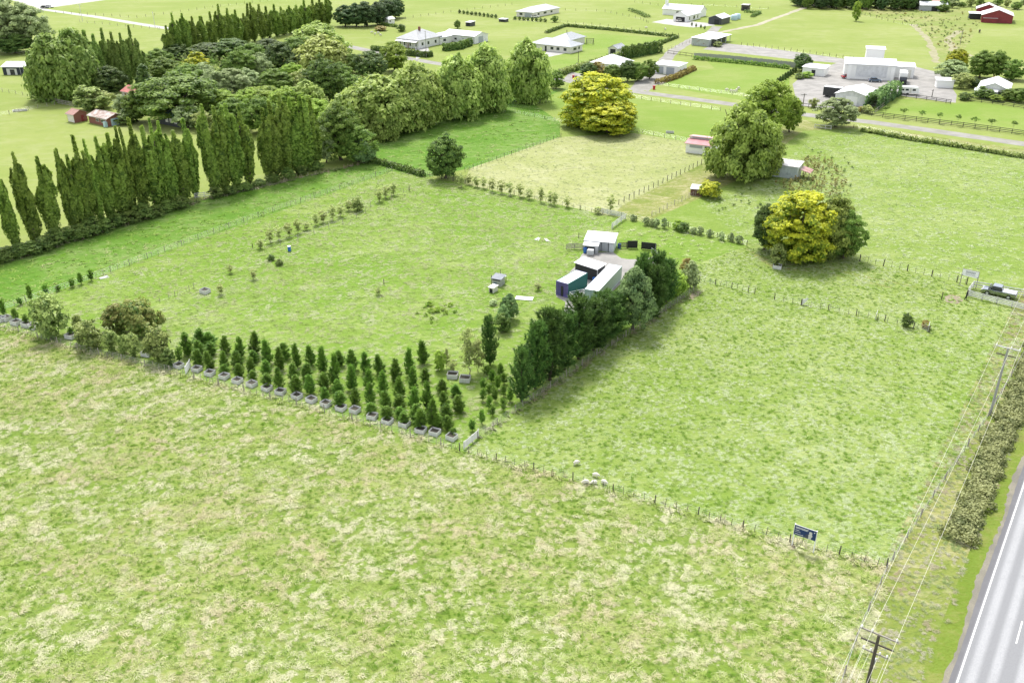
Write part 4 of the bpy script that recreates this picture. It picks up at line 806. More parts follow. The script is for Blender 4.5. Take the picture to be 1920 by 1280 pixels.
box_hedge('thin dark hedge along the far lawn edge', [(1025, 63), (1060, 50), (1140, 57), (1270, 71), (1242, 82)], 1.4, 1.0, FO['hedge'], size=.6, n=4500)
box_hedge('thick laurel hedge between the gable shed and lawn', [(1632, 205), (1655, 192), (1678, 178)], 3.4, 4.2, FO['blue'], size=.55, n=5000)
box_hedge('clipped villa hedge along the lane', [(697, 95), (725, 97)], 1.6, 1.7, FO['hedge'], size=.5, n=900)
box_hedge('clipped villa hedge with white fence behind', [(762, 104), (800, 108), (810, 106)], 1.6, 2.0, FO['hedge'], size=.5, n=1800)
box_hedge('leafy garden hedge by the long white shed', [(832, 96), (860, 93), (882, 85)], 2.4, 2.6, FO['hedge'], size=.6, n=2600)
box_hedge('mixed hedge beside the lane below the grey roofed house', [(1050, 142), (1085, 130), (1130, 117), (1160, 108)], 2, 1.8, FO['shrub'], size=.55, n=3200)
box_hedge('low hedge bank beside the two-door garage', [(1232, 158), (1265, 148), (1301, 131)], 1.8, 1.3, FO['rust'], size=.5, n=2600)
box_hedge('weedy bush line at the foot of the arena wall', [(1300, 112), (1345, 116), (1400, 121), (1480, 130)], 1.2, 1.2, FO['broad'], size=.5, n=1500)
box_hedge('dark low hedge on the far villa boundary', [(712, 47), (745, 52)], 1.2, 1.2, FO['hedge'], size=.5, n=600)
box_hedge('dark rough grass hedge on the bank below the lane', [(1615, 246), (1700, 262), (1800, 277), (1920, 297), (2040, 317)], 1.4, .7, FO['shrub'], size=.5, n=4000)
box_hedge('scrubby growth along the strip corner fence', [(692, 302), (740, 315), (795, 331)], 1.4, 1.1, FO['hedge'], size=.4, n=1600)
box_hedge('garden vegetable bed hedge on the far lawn', [(1180, 20), (1200, 27), (1215, 34)], 2.5, 1.2, FO['hedge'], size=.5, n=900)
box_hedge('low bank hedge by the dark gabled shed tanks', [(1395, 24), (1425, 26), (1410, 33)], 1.5, 1.2, FO['hedge'], size=.5, n=900)
# brambles along the highway
a0 = G(1790, 985); HB = [(1768, 985), (1800, 930), (1835, 860), (1868, 790), (1905, 715), (1950, 640), (1990, 575)]
bp = [G(x, y) for x, y in HB]
box_hedge('broad grey-green bramble bank between the power pole and highway', [tuple(HW(20+k*8, -4.15+.06*k+.25*math.sin(k*1.7))[:2]) for k in range(15)], 2.9, .6, FO['bramble'], name='bramble_bank', size=.24, n=42000, px=False, lump=.35, wob=.35)

# ------------------------------------------------------------------ buildings
def roofmat(col, axis, rust=0, key=None, rough=.4): return tin(key or 'roof_%02d%02d%02d_%d' % (*[int(c*99) for c in col], int(rust*10)), col, axis, 9, rough, rust)
class Bld:
    def __init__(s, name, label, N, L, R, wh, roof='gable', ridge='L', pitch=18, yaw=-35, wall=None, rcol=(.7, .7, .7), rust=0, over=.35, cat='building', rise=.5, rmat=None, z0=0, group=None, wallname='wall'):
        B = G(*N) if not isinstance(N, Vector) else N
        s.e = empty(name, B+Vector((0, 0, z0)), R_(yaw+90), label, cat, group); s.L, s.R, s.wh = L, R, wh
        wall = wall or WHITE; m = MB(); tp = math.tan(R_(pitch)); o = over; th = .1
        if roof == 'gable':
            W = R if ridge == 'L' else L; ln = L if ridge == 'L' else R; zr = wh+tp*W/2
            ax = 'y' if ridge == 'L' else 'x'
            m.prism([(0, 0), (W, 0), (W, wh), (W/2, zr), (0, wh)], ax, 0, ln); g = .02
            r = MB().prism([(-o, wh-o*tp+g), (W/2, zr+g), (W+o, wh-o*tp+g), (W+o, wh-o*tp+th+g), (W/2, zr+th*1.1+g), (-o, wh-o*tp+th+g)], ax, -o, ln+o)
            rm = rmat or roofmat(rcol, 'Y' if ridge == 'L' else 'X', rust); ro = r.build('roof', rm, s.e)
            MB().prism([(W/2-.18, zr+.08), (W/2, zr+.2), (W/2+.18, zr+.08)], ax, -o, ln+o).build('ridge_cap', rm, ro)
            gm = STEEL
            for u in (-o-.06, W+o):
                (MB().box(u, u+.08, -o, ln+o, wh-o*tp-.08, wh-o*tp+.06) if ax == 'y' else MB().box(-o, ln+o, u, u+.08, wh-o*tp-.08, wh-o*tp+.06)).build('gutter', gm, ro)
        elif roof == 'hip':
            m.box(0, R, 0, L, 0, wh); a = min(L, R)/2+o; zr = wh+a*tp
            x0, x1, y0, y1 = -o, R+o, -o, L+o
            if L >= R: p, q = ((x0+x1)/2, y0+a, zr), ((x0+x1)/2, y1-a, zr)
            else: p, q = (x0+a, (y0+y1)/2, zr), (x1-a, (y0+y1)/2, zr)
            V = [(x0, y0, wh), (x1, y0, wh), (x1, y1, wh), (x0, y1, wh), p, q, (x0, y0, wh-.12), (x1, y0, wh-.12), (x1, y1, wh-.12), (x0, y1, wh-.12)]
            F = [(0, 1, 4), (1, 2, 5, 4), (2, 3, 5), (3, 0, 4, 5)] if L >= R else [(0, 1, 5, 4), (1, 2, 5), (2, 3, 4, 5), (3, 0, 4)]
            F += [(0, 6, 7, 1), (1, 7, 8, 2), (2, 8, 9, 3), (3, 9, 6, 0), (9, 8, 7, 6)]
            ro = MB().add(V, F).build('roof', rmat or roofmat(rcol, 'X', rust), s.e)
        else:     # single slope: rise is the height gained from the L face towards the far side ('R' ridge: from the R face)
            if ridge == 'L': m.prism([(0, 0), (R, 0), (R, wh+rise), (0, wh)], 'y', 0, L); k = rise/R
            else: m.prism([(0, 0), (L, 0), (L, wh+rise), (0, wh)], 'x', 0, R); k = rise/L
            W = R if ridge == 'L' else L; ln = L if ridge == 'L' else R
            ro = MB().prism([(-o, wh-o*k+.02), (W+o, wh+rise+o*k+.02), (W+o, wh+rise+o*k+.1), (-o, wh-o*k+.1)], 'y' if ridge == 'L' else 'x', -o, ln+o).build('roof', rmat or roofmat(rcol, 'Y' if ridge == 'L' else 'X', rust), s.e)
        s.w = m.build(wallname, wall, s.e); s.ro = ro
    def _box(s, face, u0, u1, z0, z1, d0, d1):
        return MB().box(-d1, -d0, u0, u1, z0, z1) if face == 'L' else MB().box(u0, u1, -d1, -d0, z0, z1)
    def door(s, face, u, w, h, mat, name='door', handle=True):
        d = s._box(face, u, u+w, .02, h, .003, .05).build(name, mat, s.e)
        if handle and w < 1.5: s._box(face, u+w*.82, u+w*.82+.06, h*.45, h*.45+.14, .052, .09).build('handle', STEEL, d)
        elif w >= 1.5:
            for k in range(1, 4): s._box(face, u+.05, u+w-.05, h*k/4-.015, h*k/4+.015, .052, .07).build('panel_rib', mat, d)
        return s
    def win(s, face, u, w, z0, z1, frame=None, pane=None):
        f = s._box(face, u, u+w, z0, z1, .003, .05).build('window', frame or WHITE, s.e)
        n = max(1, round(w/1.1)); pw = (w-.08)/n
        for k in range(n): s._box(face, u+.06+k*pw, u+k*pw+pw+.02, z0+.07, z1-.07, .052, .062).build('pane', pane or DARKW, f)
        return s
    def strip(s, name, face, u0, u1, z0, z1, d0, d1, mat): s._box(face, u0, u1, z0, z1, d0, d1).build(name, mat, s.e); return s
NAVY = paint('navy_wall', (.02, .028, .045), .5, .2); BRICK = paint('red_brick', (.23, .1, .075), .85, .3, 6); MAROON = tin('maroon_wall', (.21, .025, .035), 'X', 14)
GRWALL = tin('grey_green_iron', (.42, .46, .44), 'Y', 14, rust=.2); PBLUE = paint('pale_blue_paint', (.42, .56, .6), .6, .12)
WW = boards('white_weatherboard', (.76, .76, .74), 30); WIRON = tin('white_iron', (.68, .69, .7), 'Y', 14); GREYD = paint('grey_door', (.34, .37, .4), .45, .1)
BLKI = tin('black_iron', (.035, .037, .04), 'Y', 16); DGREY = tin('charcoal_iron', (.06, .065, .07), 'Y', 16); RFG = (.34, .36, .38); RFW = (.74, .75, .76)
b = Bld('farm_shed', 'navy walled shed with long white roof beside the grey-green trees', (84, 141), 16, 9, 3.0, 'gable', 'L', 14, -3, NAVY, RFW)
b.door('L', 10.5, 4, 2.3, PALEWOOD, 'sliding_door').strip('dark_opening', 'L', 11.4, 13.2, .05, 2.0, .06, .07, BLACK)
for u in (1.0, 5.5, 9): b.strip('downpipe', 'L', u, u+.12, 0, 3, .06, .14, STEEL)
b.win('L', 6.3, 1.6, 1.1, 2.2)
b = Bld('brick_hut', 'small square brick hut with rust red roof beside the longer rusty shed', (141, 231), 3.6, 4.2, 2.5, 'gable', 'L', 24, -35, BRICK, (.4, .22, .18), .3)
b.strip('plaster_panel', 'L', .15, 3.45, .1, 2.3, .003, .03, OFFW).door('R', 2.2, .9, 1.9, MAROON)
b = Bld('rusty_shed', 'long low shed with patchy rusty roof and pale blue end door', (203, 238), 9.5, 6, 2.3, 'gable', 'L', 18, -35, BRICK, (.5, .45, .42), .7)
b.door('R', 1.2, 2.6, 2.1, PBLUE, 'garage_door').win('L', .6, 2.6, .9, 1.8).win('L', 4.2, 1.6, 1.0, 1.7).strip('porch', 'L', -.02, .9, 0, 1.5, .06, .9, PBLUE)
b = Bld('cottage', 'small pink roofed cottage almost hidden in the grove', (254, 190), 7, 6, 2.6, 'gable', 'L', 24, -35, OFFW, (.55, .2, .18), .1); b.win('L', 2, 1.4, 1, 2).door('L', 4.5, .9, 2, BRICK)
b = Bld('garden_shed', 'dark shed with a row of white windows under the spreading tree', (338, 240), 10, 5, 2.8, 'mono', 'L', yaw=-35, wall=DGREY, rcol=(.1, .22, .18), rise=.4)
for u in (1.2, 3.2, 5.2): b.win('L', u, 1.3, 1.0, 2.3, WHITE, OFFW)
b = Bld('villa', 'old villa with grey hipped roof and white veranda behind clipped hedges', (785, 92), 12, 16, 3.6, 'hip', pitch=26, wall=WW, rcol=(.36, .37, .38), over=.6)
MB().prism([(-2.2, 2.75), (-.1, 3.3), (-.1, 3.38), (-2.2, 2.83)], 'y', -.3, 11.6).build('veranda_roof', roofmat(RFW, 'Y'), b.e)
for k in range(6): MB().box(-2.05, -1.93, .1+k*2.2, .22+k*2.2, 0, 2.78).build('veranda_post', WHITE, b.e)
for u in (1, 4, 7.5, 10): b.win('L', u, 1.1, .8, 2.5)
for u in (2, 6, 11): b.win('R', u, 1.4, 1, 2.4)
b.door('L', 5.7, .95, 2.1, MAROON)
MB().box(7, 7.8, 5, 5.8, 4, 8).build('chimney', BRICK, b.ro)
b = Bld('villa_wing', 'white extension with low roof at the end of the old villa', (826, 84), 7, 8, 3.0, 'gable', 'R', 20, -35, WW, RFW); b.win('L', 1.5, 3, 1, 2.3).win('R', 2, 2, 1, 2.2)
b = Bld('storage_shed', 'long white shed with pale gable end behind the villa garden', (890, 83), 18, 10, 3.2, 'gable', 'L', 14, -35, WIRON, RFW)
b.door('R', 3, 3.4, 2.8, GREYD, 'roller_door').door('L', 6, .9, 2.1, GREYD).win('L', 10, 1.4, 1, 2)
b = Bld('garden_hut', 'tiny white hut beside the cypress shelter block', (728, 46), 4, 5, 2.4, 'gable', 'R', 20, -35, WW, RFW); b.win('R', 1, 1.2, .9, 1.8)
b = Bld('far_house', 'far house with grey hipped roof and parked car court', (1000, 34), 11, 26, 2.7, 'hip', pitch=20, wall=OFFW, rcol=(.42, .44, .46), over=.6)
b.door('L', 1, 4.6, 2.2, GREYD, 'garage_door').win('R', 4, 2, .9, 2.1).win('R', 10, 3, .9, 2.1).win('R', 17, 2, .9, 2.1).win('L', 7, 2, .9, 2.1)
b = Bld('brick_house', 'grey hip roofed house with pale walls on the hedged lawn', (1070, 101), 20, 9.5, 2.7, 'hip', pitch=22, wall=OFFW, rcol=RFG, over=.6)
for u in (2, 5.5, 8.5): b.win('L', u, 1.6, .8, 2.1)
b.win('R', 2, 2.6, .9, 2.1).win('R', 6, 1.4, .9, 2.1).door('L', 12, .9, 2.1, BLACK)
b = Bld('house_wing', 'grey hipped rear wing of the house on the hedged lawn', (1068, 88), 9, 13, 2.75, 'hip', pitch=24, wall=OFFW, rcol=RFG, over=.6); MB().tube([(4, 4, 3), (4, 4, 6.3)], .14, 6).build('flue', BLACK, b.ro)
b = Bld('single_garage', 'small gabled garage with black door beside the box hedge', (1157, 103), 4.2, 7, 2.4, 'gable', 'R', 28, -35, OFFW, RFG); b.door('L', .8, 2.5, 2.1, BLACK, 'garage_door').win('R', 4.5, 1.6, .9, 1.9)
b = Bld('barn_house', 'white barn style house main block with chimney beyond the pale forecourt', (1312, 33), 22, 8, 3.2, 'gable', 'L', 28, -35, WHITE, RFW)
for u in (3, 7, 12): b.win('L', u, 1.8, .4, 2.3)
MB().box(3, 4.4, 21, 22.2, 0, 8.4).build('chimney', WHITE, b.e)
b = Bld('barn_house_garage', 'white gabled garage wing with black door on the pale forecourt', (1287, 42), 7.5, 17, 3.0, 'gable', 'R', 28, -35, WHITE, (.6, .62, .64)); b.door('L', 1, 5, 2.3, BLACK, 'garage_door').win('R', 3, 1.2, .6, 2.3).win('R', 8, 2.2, .6, 2.3).win('R', 13, 1.2, .6, 2.3)
b = Bld('dark_shed', 'dark gabled shed with white roof beside two pale tanks', (1352, 47), 7, 11, 3.0, 'gable', 'R', 20, -35, DGREY, RFW); b.door('L', 1.2, 2.6, 2.4, BLACK, 'roller_door')
for k, (x, y) in enumerate(((1376, 38), (1382, 36))):
    e = empty('water_tank', G(x, y), 0, 'pale cylindrical water tank beside the dark gabled shed', 'tank', 'pale water tanks'); MB().lathe([(1.7, 0), (1.75, .1), (1.75, 2.3), (1.2, 2.6), (.3, 2.75)], 16).build('body', PBLUE, e, smooth=True); MB().lathe([(.3, 2.74), (.32, 2.85), (.2, 2.9)], 10).build('lid', GREYP, e)
b = Bld('carport', 'flat roofed open carport at the end of the arena', (1328, 88), 8, 20, 2.9, 'mono', 'R', wall=GRWALL, rcol=RFW, rise=.35, over=.4)
b.strip('dark_bay', 'R', 3, 19.6, .05, 2.5, .003, .02, BLACK)
for k in range(4): MB().box(4+5*k, 4.2+5*k, -2.1, -1.9, 0, 2.86).build('post', STEEL, b.e)
MB().box(2.8, 20.4, -2.3, -.4, 2.88, 2.96).build('canopy', roofmat(RFW, 'X'), b.e)
b = Bld('lane_cottage', 'white hip roofed cottage behind the trees by the lane', (1160, 136), 12, 11, 2.7, 'hip', pitch=24, wall=WW, rcol=RFW, over=.5); b.win('L', 2, 1.6, .9, 2).win('L', 8, 1.6, .9, 2).win('R', 3, 2, .9, 2)
b = Bld('double_garage', 'flat roofed white garage with two grey doors above the sheep lawn', (1271, 142), 10, 7.2, 3.2, 'mono', 'L', wall=WHITE, rcol=RFW, rise=.3)
b.door('L', 1.6, 3.2, 2.6, GREYD, 'roller_door').door('L', 6, 2.4, 2.6, GREYD, 'roller_door')
b = Bld('workshop', 'large white workshop building on the gravel yard', (1675, 152), 17, 13, 5.2, 'gable', 'L', 10, -18, WHITE, RFW)
b.strip('wall_panel', 'L', 2.5, 13, .9, 4.7, .003, .06, WIRON).win('R', 2, 1.2, .8, 2).door('R', 4.5, 1, 2.2, GREYD)
b.strip('pier', 'L', 14.6, 15.9, 0, 5.0, .003, .5, WHITE).strip('pier', 'L', .1, 1.4, 0, 4.4, .003, .45, WHITE)
b = Bld('workshop_tower', 'tall white rear block behind the large workshop', (1654, 126), 6.5, 6, 6.4, 'mono', 'L', yaw=-18, wall=WHITE, rcol=RFW, rise=.2)
b = Bld('workshop_wing', 'lower white wing at the right end of the large workshop', (1712, 147), 8, 7, 3.8, 'mono', 'L', yaw=-18, wall=WHITE, rcol=RFW, rise=.4); b.door('L', 1, 3, 2.9, OFFW, 'roller_door')
b = Bld('white_shed', 'low white mono-pitch shed on the gravel yard edge', (1544, 144), 8, 5.5, 2.7, 'mono', 'L', wall=WHITE, rcol=RFW, rise=.5); b.strip('dark_opening', 'L', 3.2, 4.6, .05, 2.0, .003, .02, BLACK)
b = Bld('gable_shed', 'white gabled shed beside the laurel hedge and lane', (1624, 201), 10, 12, 3.2, 'gable', 'R', 15, -35, WIRON, RFW); b.door('L', 3, 3.6, 2.7, WHITE, 'roller_door')
b = Bld('yard_cabin', 'small white cabin at the garden side of the gravel yard', (1787, 166), 5.4, 3.6, 2.5, 'mono', 'L', yaw=-14, wall=WHITE, rcol=RFW, rise=.3); b.win('R', .8, 1.5, 1, 1.9)
b = Bld('right_house', 'white roofed house with porch in the shrubby right garden', (1888, 186), 9, 13, 2.8, 'gable', 'R', 22, -30, WW, RFW); b.win('L', 1, 2, .9, 2.1).win('R', 3, 2.2, .9, 2.1).win('R', 8, 2.2, .9, 2.1)
MB().prism([(-3, 2.4), (-.4, 2.7), (-.4, 2.78), (-3, 2.48)], 'y', 3, 10).build('porch_roof', roofmat(RFW, 'Y'), b.e)
for k in range(3): MB().box(-2.9, -2.78, 3.2+3.2*k, 3.32+3.2*k, 0, 2.45).build('porch_post', WHITE, b.e)
b = Bld('red_barn', 'smaller maroon barn with pale roof behind the larger barn', (1872, 31), 11, 10, 3.4, 'gable', 'R', 22, -25, MAROON, (.66, .58, .58)); b.door('L', 4, 3, 2.6, MAROON, 'barn_door')
b = Bld('red_barn', 'large maroon barn with pale pink roof at the far field edge', (1897, 45), 14, 16, 3.6, 'gable', 'R', 20, -25, MAROON, (.68, .6, .6)); b.door('L', 5, 4, 2.8, MAROON, 'barn_door').win('R', 4, 2, 1.2, 2.2)
b = Bld('barn_lean_to', 'low maroon lean-to with pale roof against the large barn', (1868, 44), 6, 9, 2.2, 'mono', 'L', yaw=-25, wall=MAROON, rcol=(.66, .62, .62), rise=.6)
b = Bld('open_shelter', 'dark open shelter with white roof left of the maroon barns', (1838, 37), 5.5, 4, 2.8, 'mono', 'L', yaw=-20, wall=NAVY, rcol=RFW, rise=.4); b.strip('dark_opening', 'L', .4, 5, .05, 2.4, .003, .02, BLACK)
b = Bld('far_barn', 'grey roofed far barn in the scrub', (1775, 22), 14, 9, 3, 'gable', 'L', 18, -15, GREYP, (.5, .52, .53)); b.door('L', 5, 3, 2.4, BLACK, 'barn_door')
b = Bld('red_roof_barn', 'small red roofed shed at the edge of the dry scrub', (1760, 15), 9, 6, 2.6, 'gable', 'L', 18, -15, MAROON, (.5, .2, .18))
b = Bld('stable', 'white stable with pink lean-to roof half behind the dense tree', (1334, 292), 7, 3.2, 2.5, 'mono', 'L', wall=WHITE, rcol=(.52, .24, .25), rise=.5, yaw=-28); b.win('L', 2.6, 3.4, 1.5, 2.2, GREYP, GREYP).win('L', .6, 1.4, 1.2, 2.2, GREYP)
o = b.e.location+Vector((math.cos(R_(62))*3.3, math.sin(R_(62))*3.3, 0))
b = Bld('stable_loft', 'taller white stable back part with pink roof', o, 7, 3.4, 3.6, 'mono', 'L', wall=WHITE, rcol=(.56, .3, .31), rise=-.5, yaw=-28); b.strip('louvre', 'L', .5, 6.4, 3.2, 3.45, .003, .03, GREYP)
b = Bld('corrugated_shed', 'weathered corrugated iron shed with streaked white roof among weeds', (1493, 337), 9, 4.4, 3.0, 'mono', 'L', yaw=-30, wall=tin('streaked_iron', (.5, .56, .56), 'Y', 14, rust=.3, rustcol=(.28, .33, .33)), rcol=(.66, .65, .66), rise=.25, rust=.45)
o = MB().prism([(.3, 2.2), (2.8, 1.6), (2.8, 1.68), (.3, 2.28)], 'x', 1.0, 4.6); 
MB().add([(x, -y, z) for x, y, z in o.v], o.f).build('lean_to_roof', roofmat((.45, .25, .22), 'X', .5), b.e)
for y in (-.5, -2.6):
    for x in (1.2, 4.4): MB().box(x, x+.12, y, y+.12, 0, 1.65).build('post', WOOD, b.e)
b.strip('dark_hatch', 'L', 4.2, 4.9, .4, .9, .003, .03, BLACK).door('R', .4, .9, 2.1, STEEL)
b = Bld('animal_shelter', 'small brown animal shelter beside the yellow shrub', (1314, 368), 2.4, 2.4, 1.5, 'mono', 'L', yaw=-20, wall=paint('brown_board', (.13, .07, .05), .8, .25), rcol=(.68, .68, .68), rise=.3, over=.15); b.strip('opening', 'R', .4, 2, .05, 1.2, .003, .02, BLACK)
# ---- yard sheds
b = Bld('yard_shed', 'white roofed open shed beside the round lawn in the gravel yard', (1150, 473), 5.6, 3.6, 1.9, 'mono', 'L', yaw=-16, wall=tin('pale_grey_iron', (.58, .62, .66), 'Y', 12), rcol=RFW, rise=.55, over=.2)
b.strip('door_leaf', 'L', 1.1, 2.3, .05, 1.8, .003, .05, GREYP).strip('door_leaf', 'L', 2.4, 3.6, .05, 1.8, .003, .05, GREYP).strip('jamb', 'L', .9, 1.02, 0, 1.85, .003, .08, BLACK).strip('jamb', 'L', 2.32, 2.39, 0, 1.85, .003, .08, BLACK).strip('dark_opening', 'L', 3.8, 5.2, .05, 1.75, .003, .02, BLACK)
b = Bld('yard_lean_to', 'small white roofed lean-to with blue drum in front of the yard shed', (1120, 476), 2.7, 1.7, 1.5, 'mono', 'L', yaw=-16, wall=STEEL, rcol=RFW, rise=.25, over=.15); b.strip('dark_opening', 'L', .5, 2.5, .05, 1.3, .003, .02, BLACK)
def drum(label, x, y, h=.9, r=.3, mat=None, z=0, group=None):
    e = empty('plastic_drum', G(x, y)+Vector((0, 0, z)), 0, label, 'drum', group); MB().lathe([(r*.94, 0), (r, .05), (r, h*.32), (r*1.04, h*.34), (r, h*.36), (r, h*.66), (r*1.04, h*.68), (r, h*.7), (r, h*.94), (r*.9, h)], 14).build('body', mat or BLUEP, e, smooth=True)
    MB().lathe([(r*.82, h+.001), (r*.82, h+.03), (r*.3, h+.035)], 12).build('lid', mat or BLUEP, e); return e
drum('blue drum standing at the mouth of the yard lean-to', 1097, 474, 1.1, .35); drum('blue drum with white lid at the right of the yard shed', 1161, 465, .9, .34); drum('blue drum at the corner of the black shed', 1114, 529, .9, .34)
e = drum('blue drum with white lid alone in the centre paddock', 543, 471, .95, .32); MB().lathe([(.34, .99), (.35, 1.08), (.2, 1.12)], 12).build('white_cap', WHITE, e)
e = empty('caged_tank', G(1107, 478), R_(74), 'grey caged liquid tank on a pallet before the lean-to', 'tank'); MB().box(-.5, .5, -.6, .6, .14, 1.1).build('bottle', paint('tank_plastic', (.55, .57, .58), .5, .08), e, bevel=.06)
MB().box(-.55, .55, -.65, .65, 0, .13).build('pallet', WOOD, e)
for y in (-.62, -.3, 0, .3, .62): MB().box(-.54, -.51, y-.015, y+.015, .13, 1.14).build('cage_bar', STEEL, e)
for z in (.4, .75, 1.1): MB().box(-.56, -.53, -.63, .63, z, z+.03).build('cage_bar', STEEL, e)
b = Bld('black_shed', 'black iron shed with white roof beside the green container', (1118, 528), 4.4, 3.0, 2.3, 'mono', 'R', yaw=-35, wall=BLKI, rcol=RFW, rise=.3, over=.22)
b.strip('downpipe', 'R', .12, .22, 0, 2.3, .02, .1, WHITE).door('R', 1.2, 1.3, 2.0, DGREY)
def container(label, N, R, yaw, side, end, top, L=2.44, h=2.59):
    e = empty('shipping_container', G(*N), R_(yaw+90), label, 'container')
    def corr(name, mat, face, ln, n):     # corrugated wall as folded strip
        m = MB(); d = .035; st = ln/n; prof = []
        for k in range(n):
            u = k*st; prof += [(u, 0), (u+st*.3, 0), (u+st*.45, d), (u+st*.85, d), (u+st, 0)]
        pts = [(u, 0 if face else -a) for u, a in prof]
        for (u0, a0_), (u1, a1_) in zip(prof[:-1], prof[1:]):
            if u1-u0 < 1e-6: continue
            if face == 'R': v = [(u0, a0_+.03, .16), (u1, a1_+.03, .16), (u1, a1_+.03, h-.12), (u0, a0_+.03, h-.12)]
            elif face == 'R2': v = [(u0, L-a0_-.03, .16), (u1, L-a1_-.03, .16), (u1, L-a1_-.03, h-.12), (u0, L-a0_-.03, h-.12)]
            elif face == 'L': v = [(a0_+.03, u0, .16), (a1_+.03, u1, .16), (a1_+.03, u1, h-.12), (a0_+.03, u0, h-.12)]
            else: v = [(R-a0_-.03, u0, .16), (R-a1_-.03, u1, .16), (R-a1_-.03, u1, h-.12), (R-a0_-.03, u0, h-.12)]
            m.add(v, [(0, 1, 2, 3)])
        return m.build(name, mat, e)
    corr('side_wall', side, 'R', R, int(R/.28)); corr('side_wall', side, 'R2', R, int(R/.28)); corr('end_wall', end, 'L', L, 8); corr('end_wall', end, 'B', L, 8)
    MB().box(.02, R-.02, .02, L-.02, h-.1, h-.02).build('roof', top, e)
    for x in (0, R-.12):
        for y in (0, L-.12): MB().box(x, x+.12, y, y+.12, 0, h).build('corner_post', side if x else end, e)
    for y in (0, L-.1):
        MB().box(.12, R-.12, y, y+.1, 0, .16).build('bottom_rail', side, e); MB().box(.12, R-.12, y, y+.1, h-.12, h+.005).build('top_rail', side, e)
    for x in (0, R-.1): MB().box(x, x+.1, .12, L-.12, 0, .16).build('bottom_rail', end, e); MB().box(x, x+.1, .12, L-.12, h-.12, h+.004).build('top_rail', end, e)
    for y in (.5, .95, 1.5, 1.95): MB().tube([(-.04, y, .2), (-.04, y, h-.15)], .02, 5).build('lock_rod', STEEL if side is not GRN else end, e)
    return e
GRN = paint('container_green', (.02, .14, .12), .5, .15); PURP = paint('container_purple', (.12, .1, .28), .55, .3, 2); CPALE = paint('container_pale_grey', (.5, .55, .58), .5, .12); CTOP = paint('container_roof', (.72, .78, .77), .45, .08)
e = container('green shipping container with purple end doors and pale roof', (1064.4, 558.8), 6.06, -37.3, GRN, PURP, CTOP); MB().box(-.06, -.02, .95, 1.35, .1, 1.9).build('open_door_gap', BLACK, e)
container('long pale shipping container with white roof against the windbreak', (1121, 573), 12.19, -25, CPALE, tin('pale_teal_iron', (.38, .5, .52), 'Y', 20), paint('white_roof', (.8, .8, .8), .4, .04))
# black screens
for k, (x0, y0, x1, y1, h, lb) in enumerate(((1176, 466, 1195, 466, 1.6, 'square black board screen at the left of the round lawn'), (1202, 467, 1229, 470, 1.5, 'wide black board screen behind the round lawn'), (1229, 471, 1228, 480, 1.5, 'black side screen closing the round lawn corner'), (1234, 496, 1262, 503, 1.5, 'black board screen behind the windbreak pines'))):
    a, c_ = G(x0, y0), G(x1, y1); d = c_-a; e = empty('screen_panel', a, math.atan2(d.y, d.x), lb, 'screen'); n = 7
    for i in range(n): MB().box(0, d.length, -.03, .03, .1+i*(h-.1)/n, .1+(i+.96)*(h-.1)/n).build('slat', BLACK, e)
    for u in (.05, d.length-.05): MB().box(u-.05, u+.05, .035, .13, -.1, h).build('post', BLACK, e)
# galvanised yard gate and cage trailer
e = empty('yard_gate', G(1221, 476), math.atan2((G(1234, 484)-G(1221, 476)).y, (G(1234, 484)-G(1221, 476)).x), 'open silver pipe gate beside the round lawn', 'gate'); gl = (G(1234, 484)-G(1221, 476)).length
for z in (.25, .5, .75, 1.0, 1.2): MB().tube([(0, 0, z), (gl, 0, z)], .025, 6).build('rail', STEEL, e)
for u in (0, gl/2, gl): MB().tube([(u, 0, .1), (u, 0, 1.22)], .03, 6).build('upright', STEEL, e)
e = empty('cage_trailer', G(1084, 560), R_(25), 'pale steel cage trailer between the two containers', 'trailer')
MB().box(-1.3, 1.3, -.75, .75, .4, .46).build('deck', STEEL, e)
for x in (-1.3, -.65, 0, .65, 1.3):
    for y in (-.75, .75): MB().tube([(x, y, .46), (x, y, 1.2)], .03, 5).build('stake', STEEL, e)
for z in (.8, 1.2):
    for y in (-.75, .75): MB().tube([(-1.3, y, z), (1.3, y, z)], .035, 5).build('rail', WHITE, e)
    for x in (-1.3, 1.3): MB().tube([(x, -.75, z), (x, .75, z)], .035, 5).build('rail', WHITE, e)
for y in (-.85, .85): MB().tube([(0, y-.08, .3), (0, y+.08, .3)], .3, 12).build('wheel', RUBBER, e)
MB().tube([(1.3, 0, .42), (2.2, 0, .45)], .05, 5).build('drawbar', STEEL, e)
# kennels
b = Bld('kennel', 'small pale dog kennel with open dark doorway', (925, 550), .95, 1.3, .9, 'mono', 'L', yaw=-35, wall=OFFW, rcol=(.7, .68, .64), rise=.08, over=.12, rmat=OFFW, cat='kennel'); b.strip('doorway', 'L', .15, .8, .02, .75, .003, .02, BLACK)
b = Bld('hen_house', 'grey hutch with metal roof and blue hatch behind the small kennel', (939, 538), 1.7, 1.7, 1.35, 'mono', 'L', yaw=-25, wall=paint('grey_board', (.34, .35, .33), .7, .2), rcol=(.22, .24, .27), rise=.2, over=.18, cat='hutch'); b.strip('hatch', 'L', .75, 1.4, .05, .7, .003, .03, paint('slate_blue', (.1, .15, .2), .5)).strip('dark_gap', 'L', .1, 1.6, 1.05, 1.3, .003, .02, BLACK)
MB().prism([(1.6, .95), (3.1, .8), (3.1, .86), (1.6, 1.02)], 'y', .3, 1.6).build('lean_roof', STEEL, b.e)
for x, y in ((3.0, .4), (3.0, 1.5), (.2, 1.9)): MB().box(x-.04, x+.04, y-.04, y+.04, 0, 1.9 if y > 1.4 else .85).build('post', DWOOD, b.e)
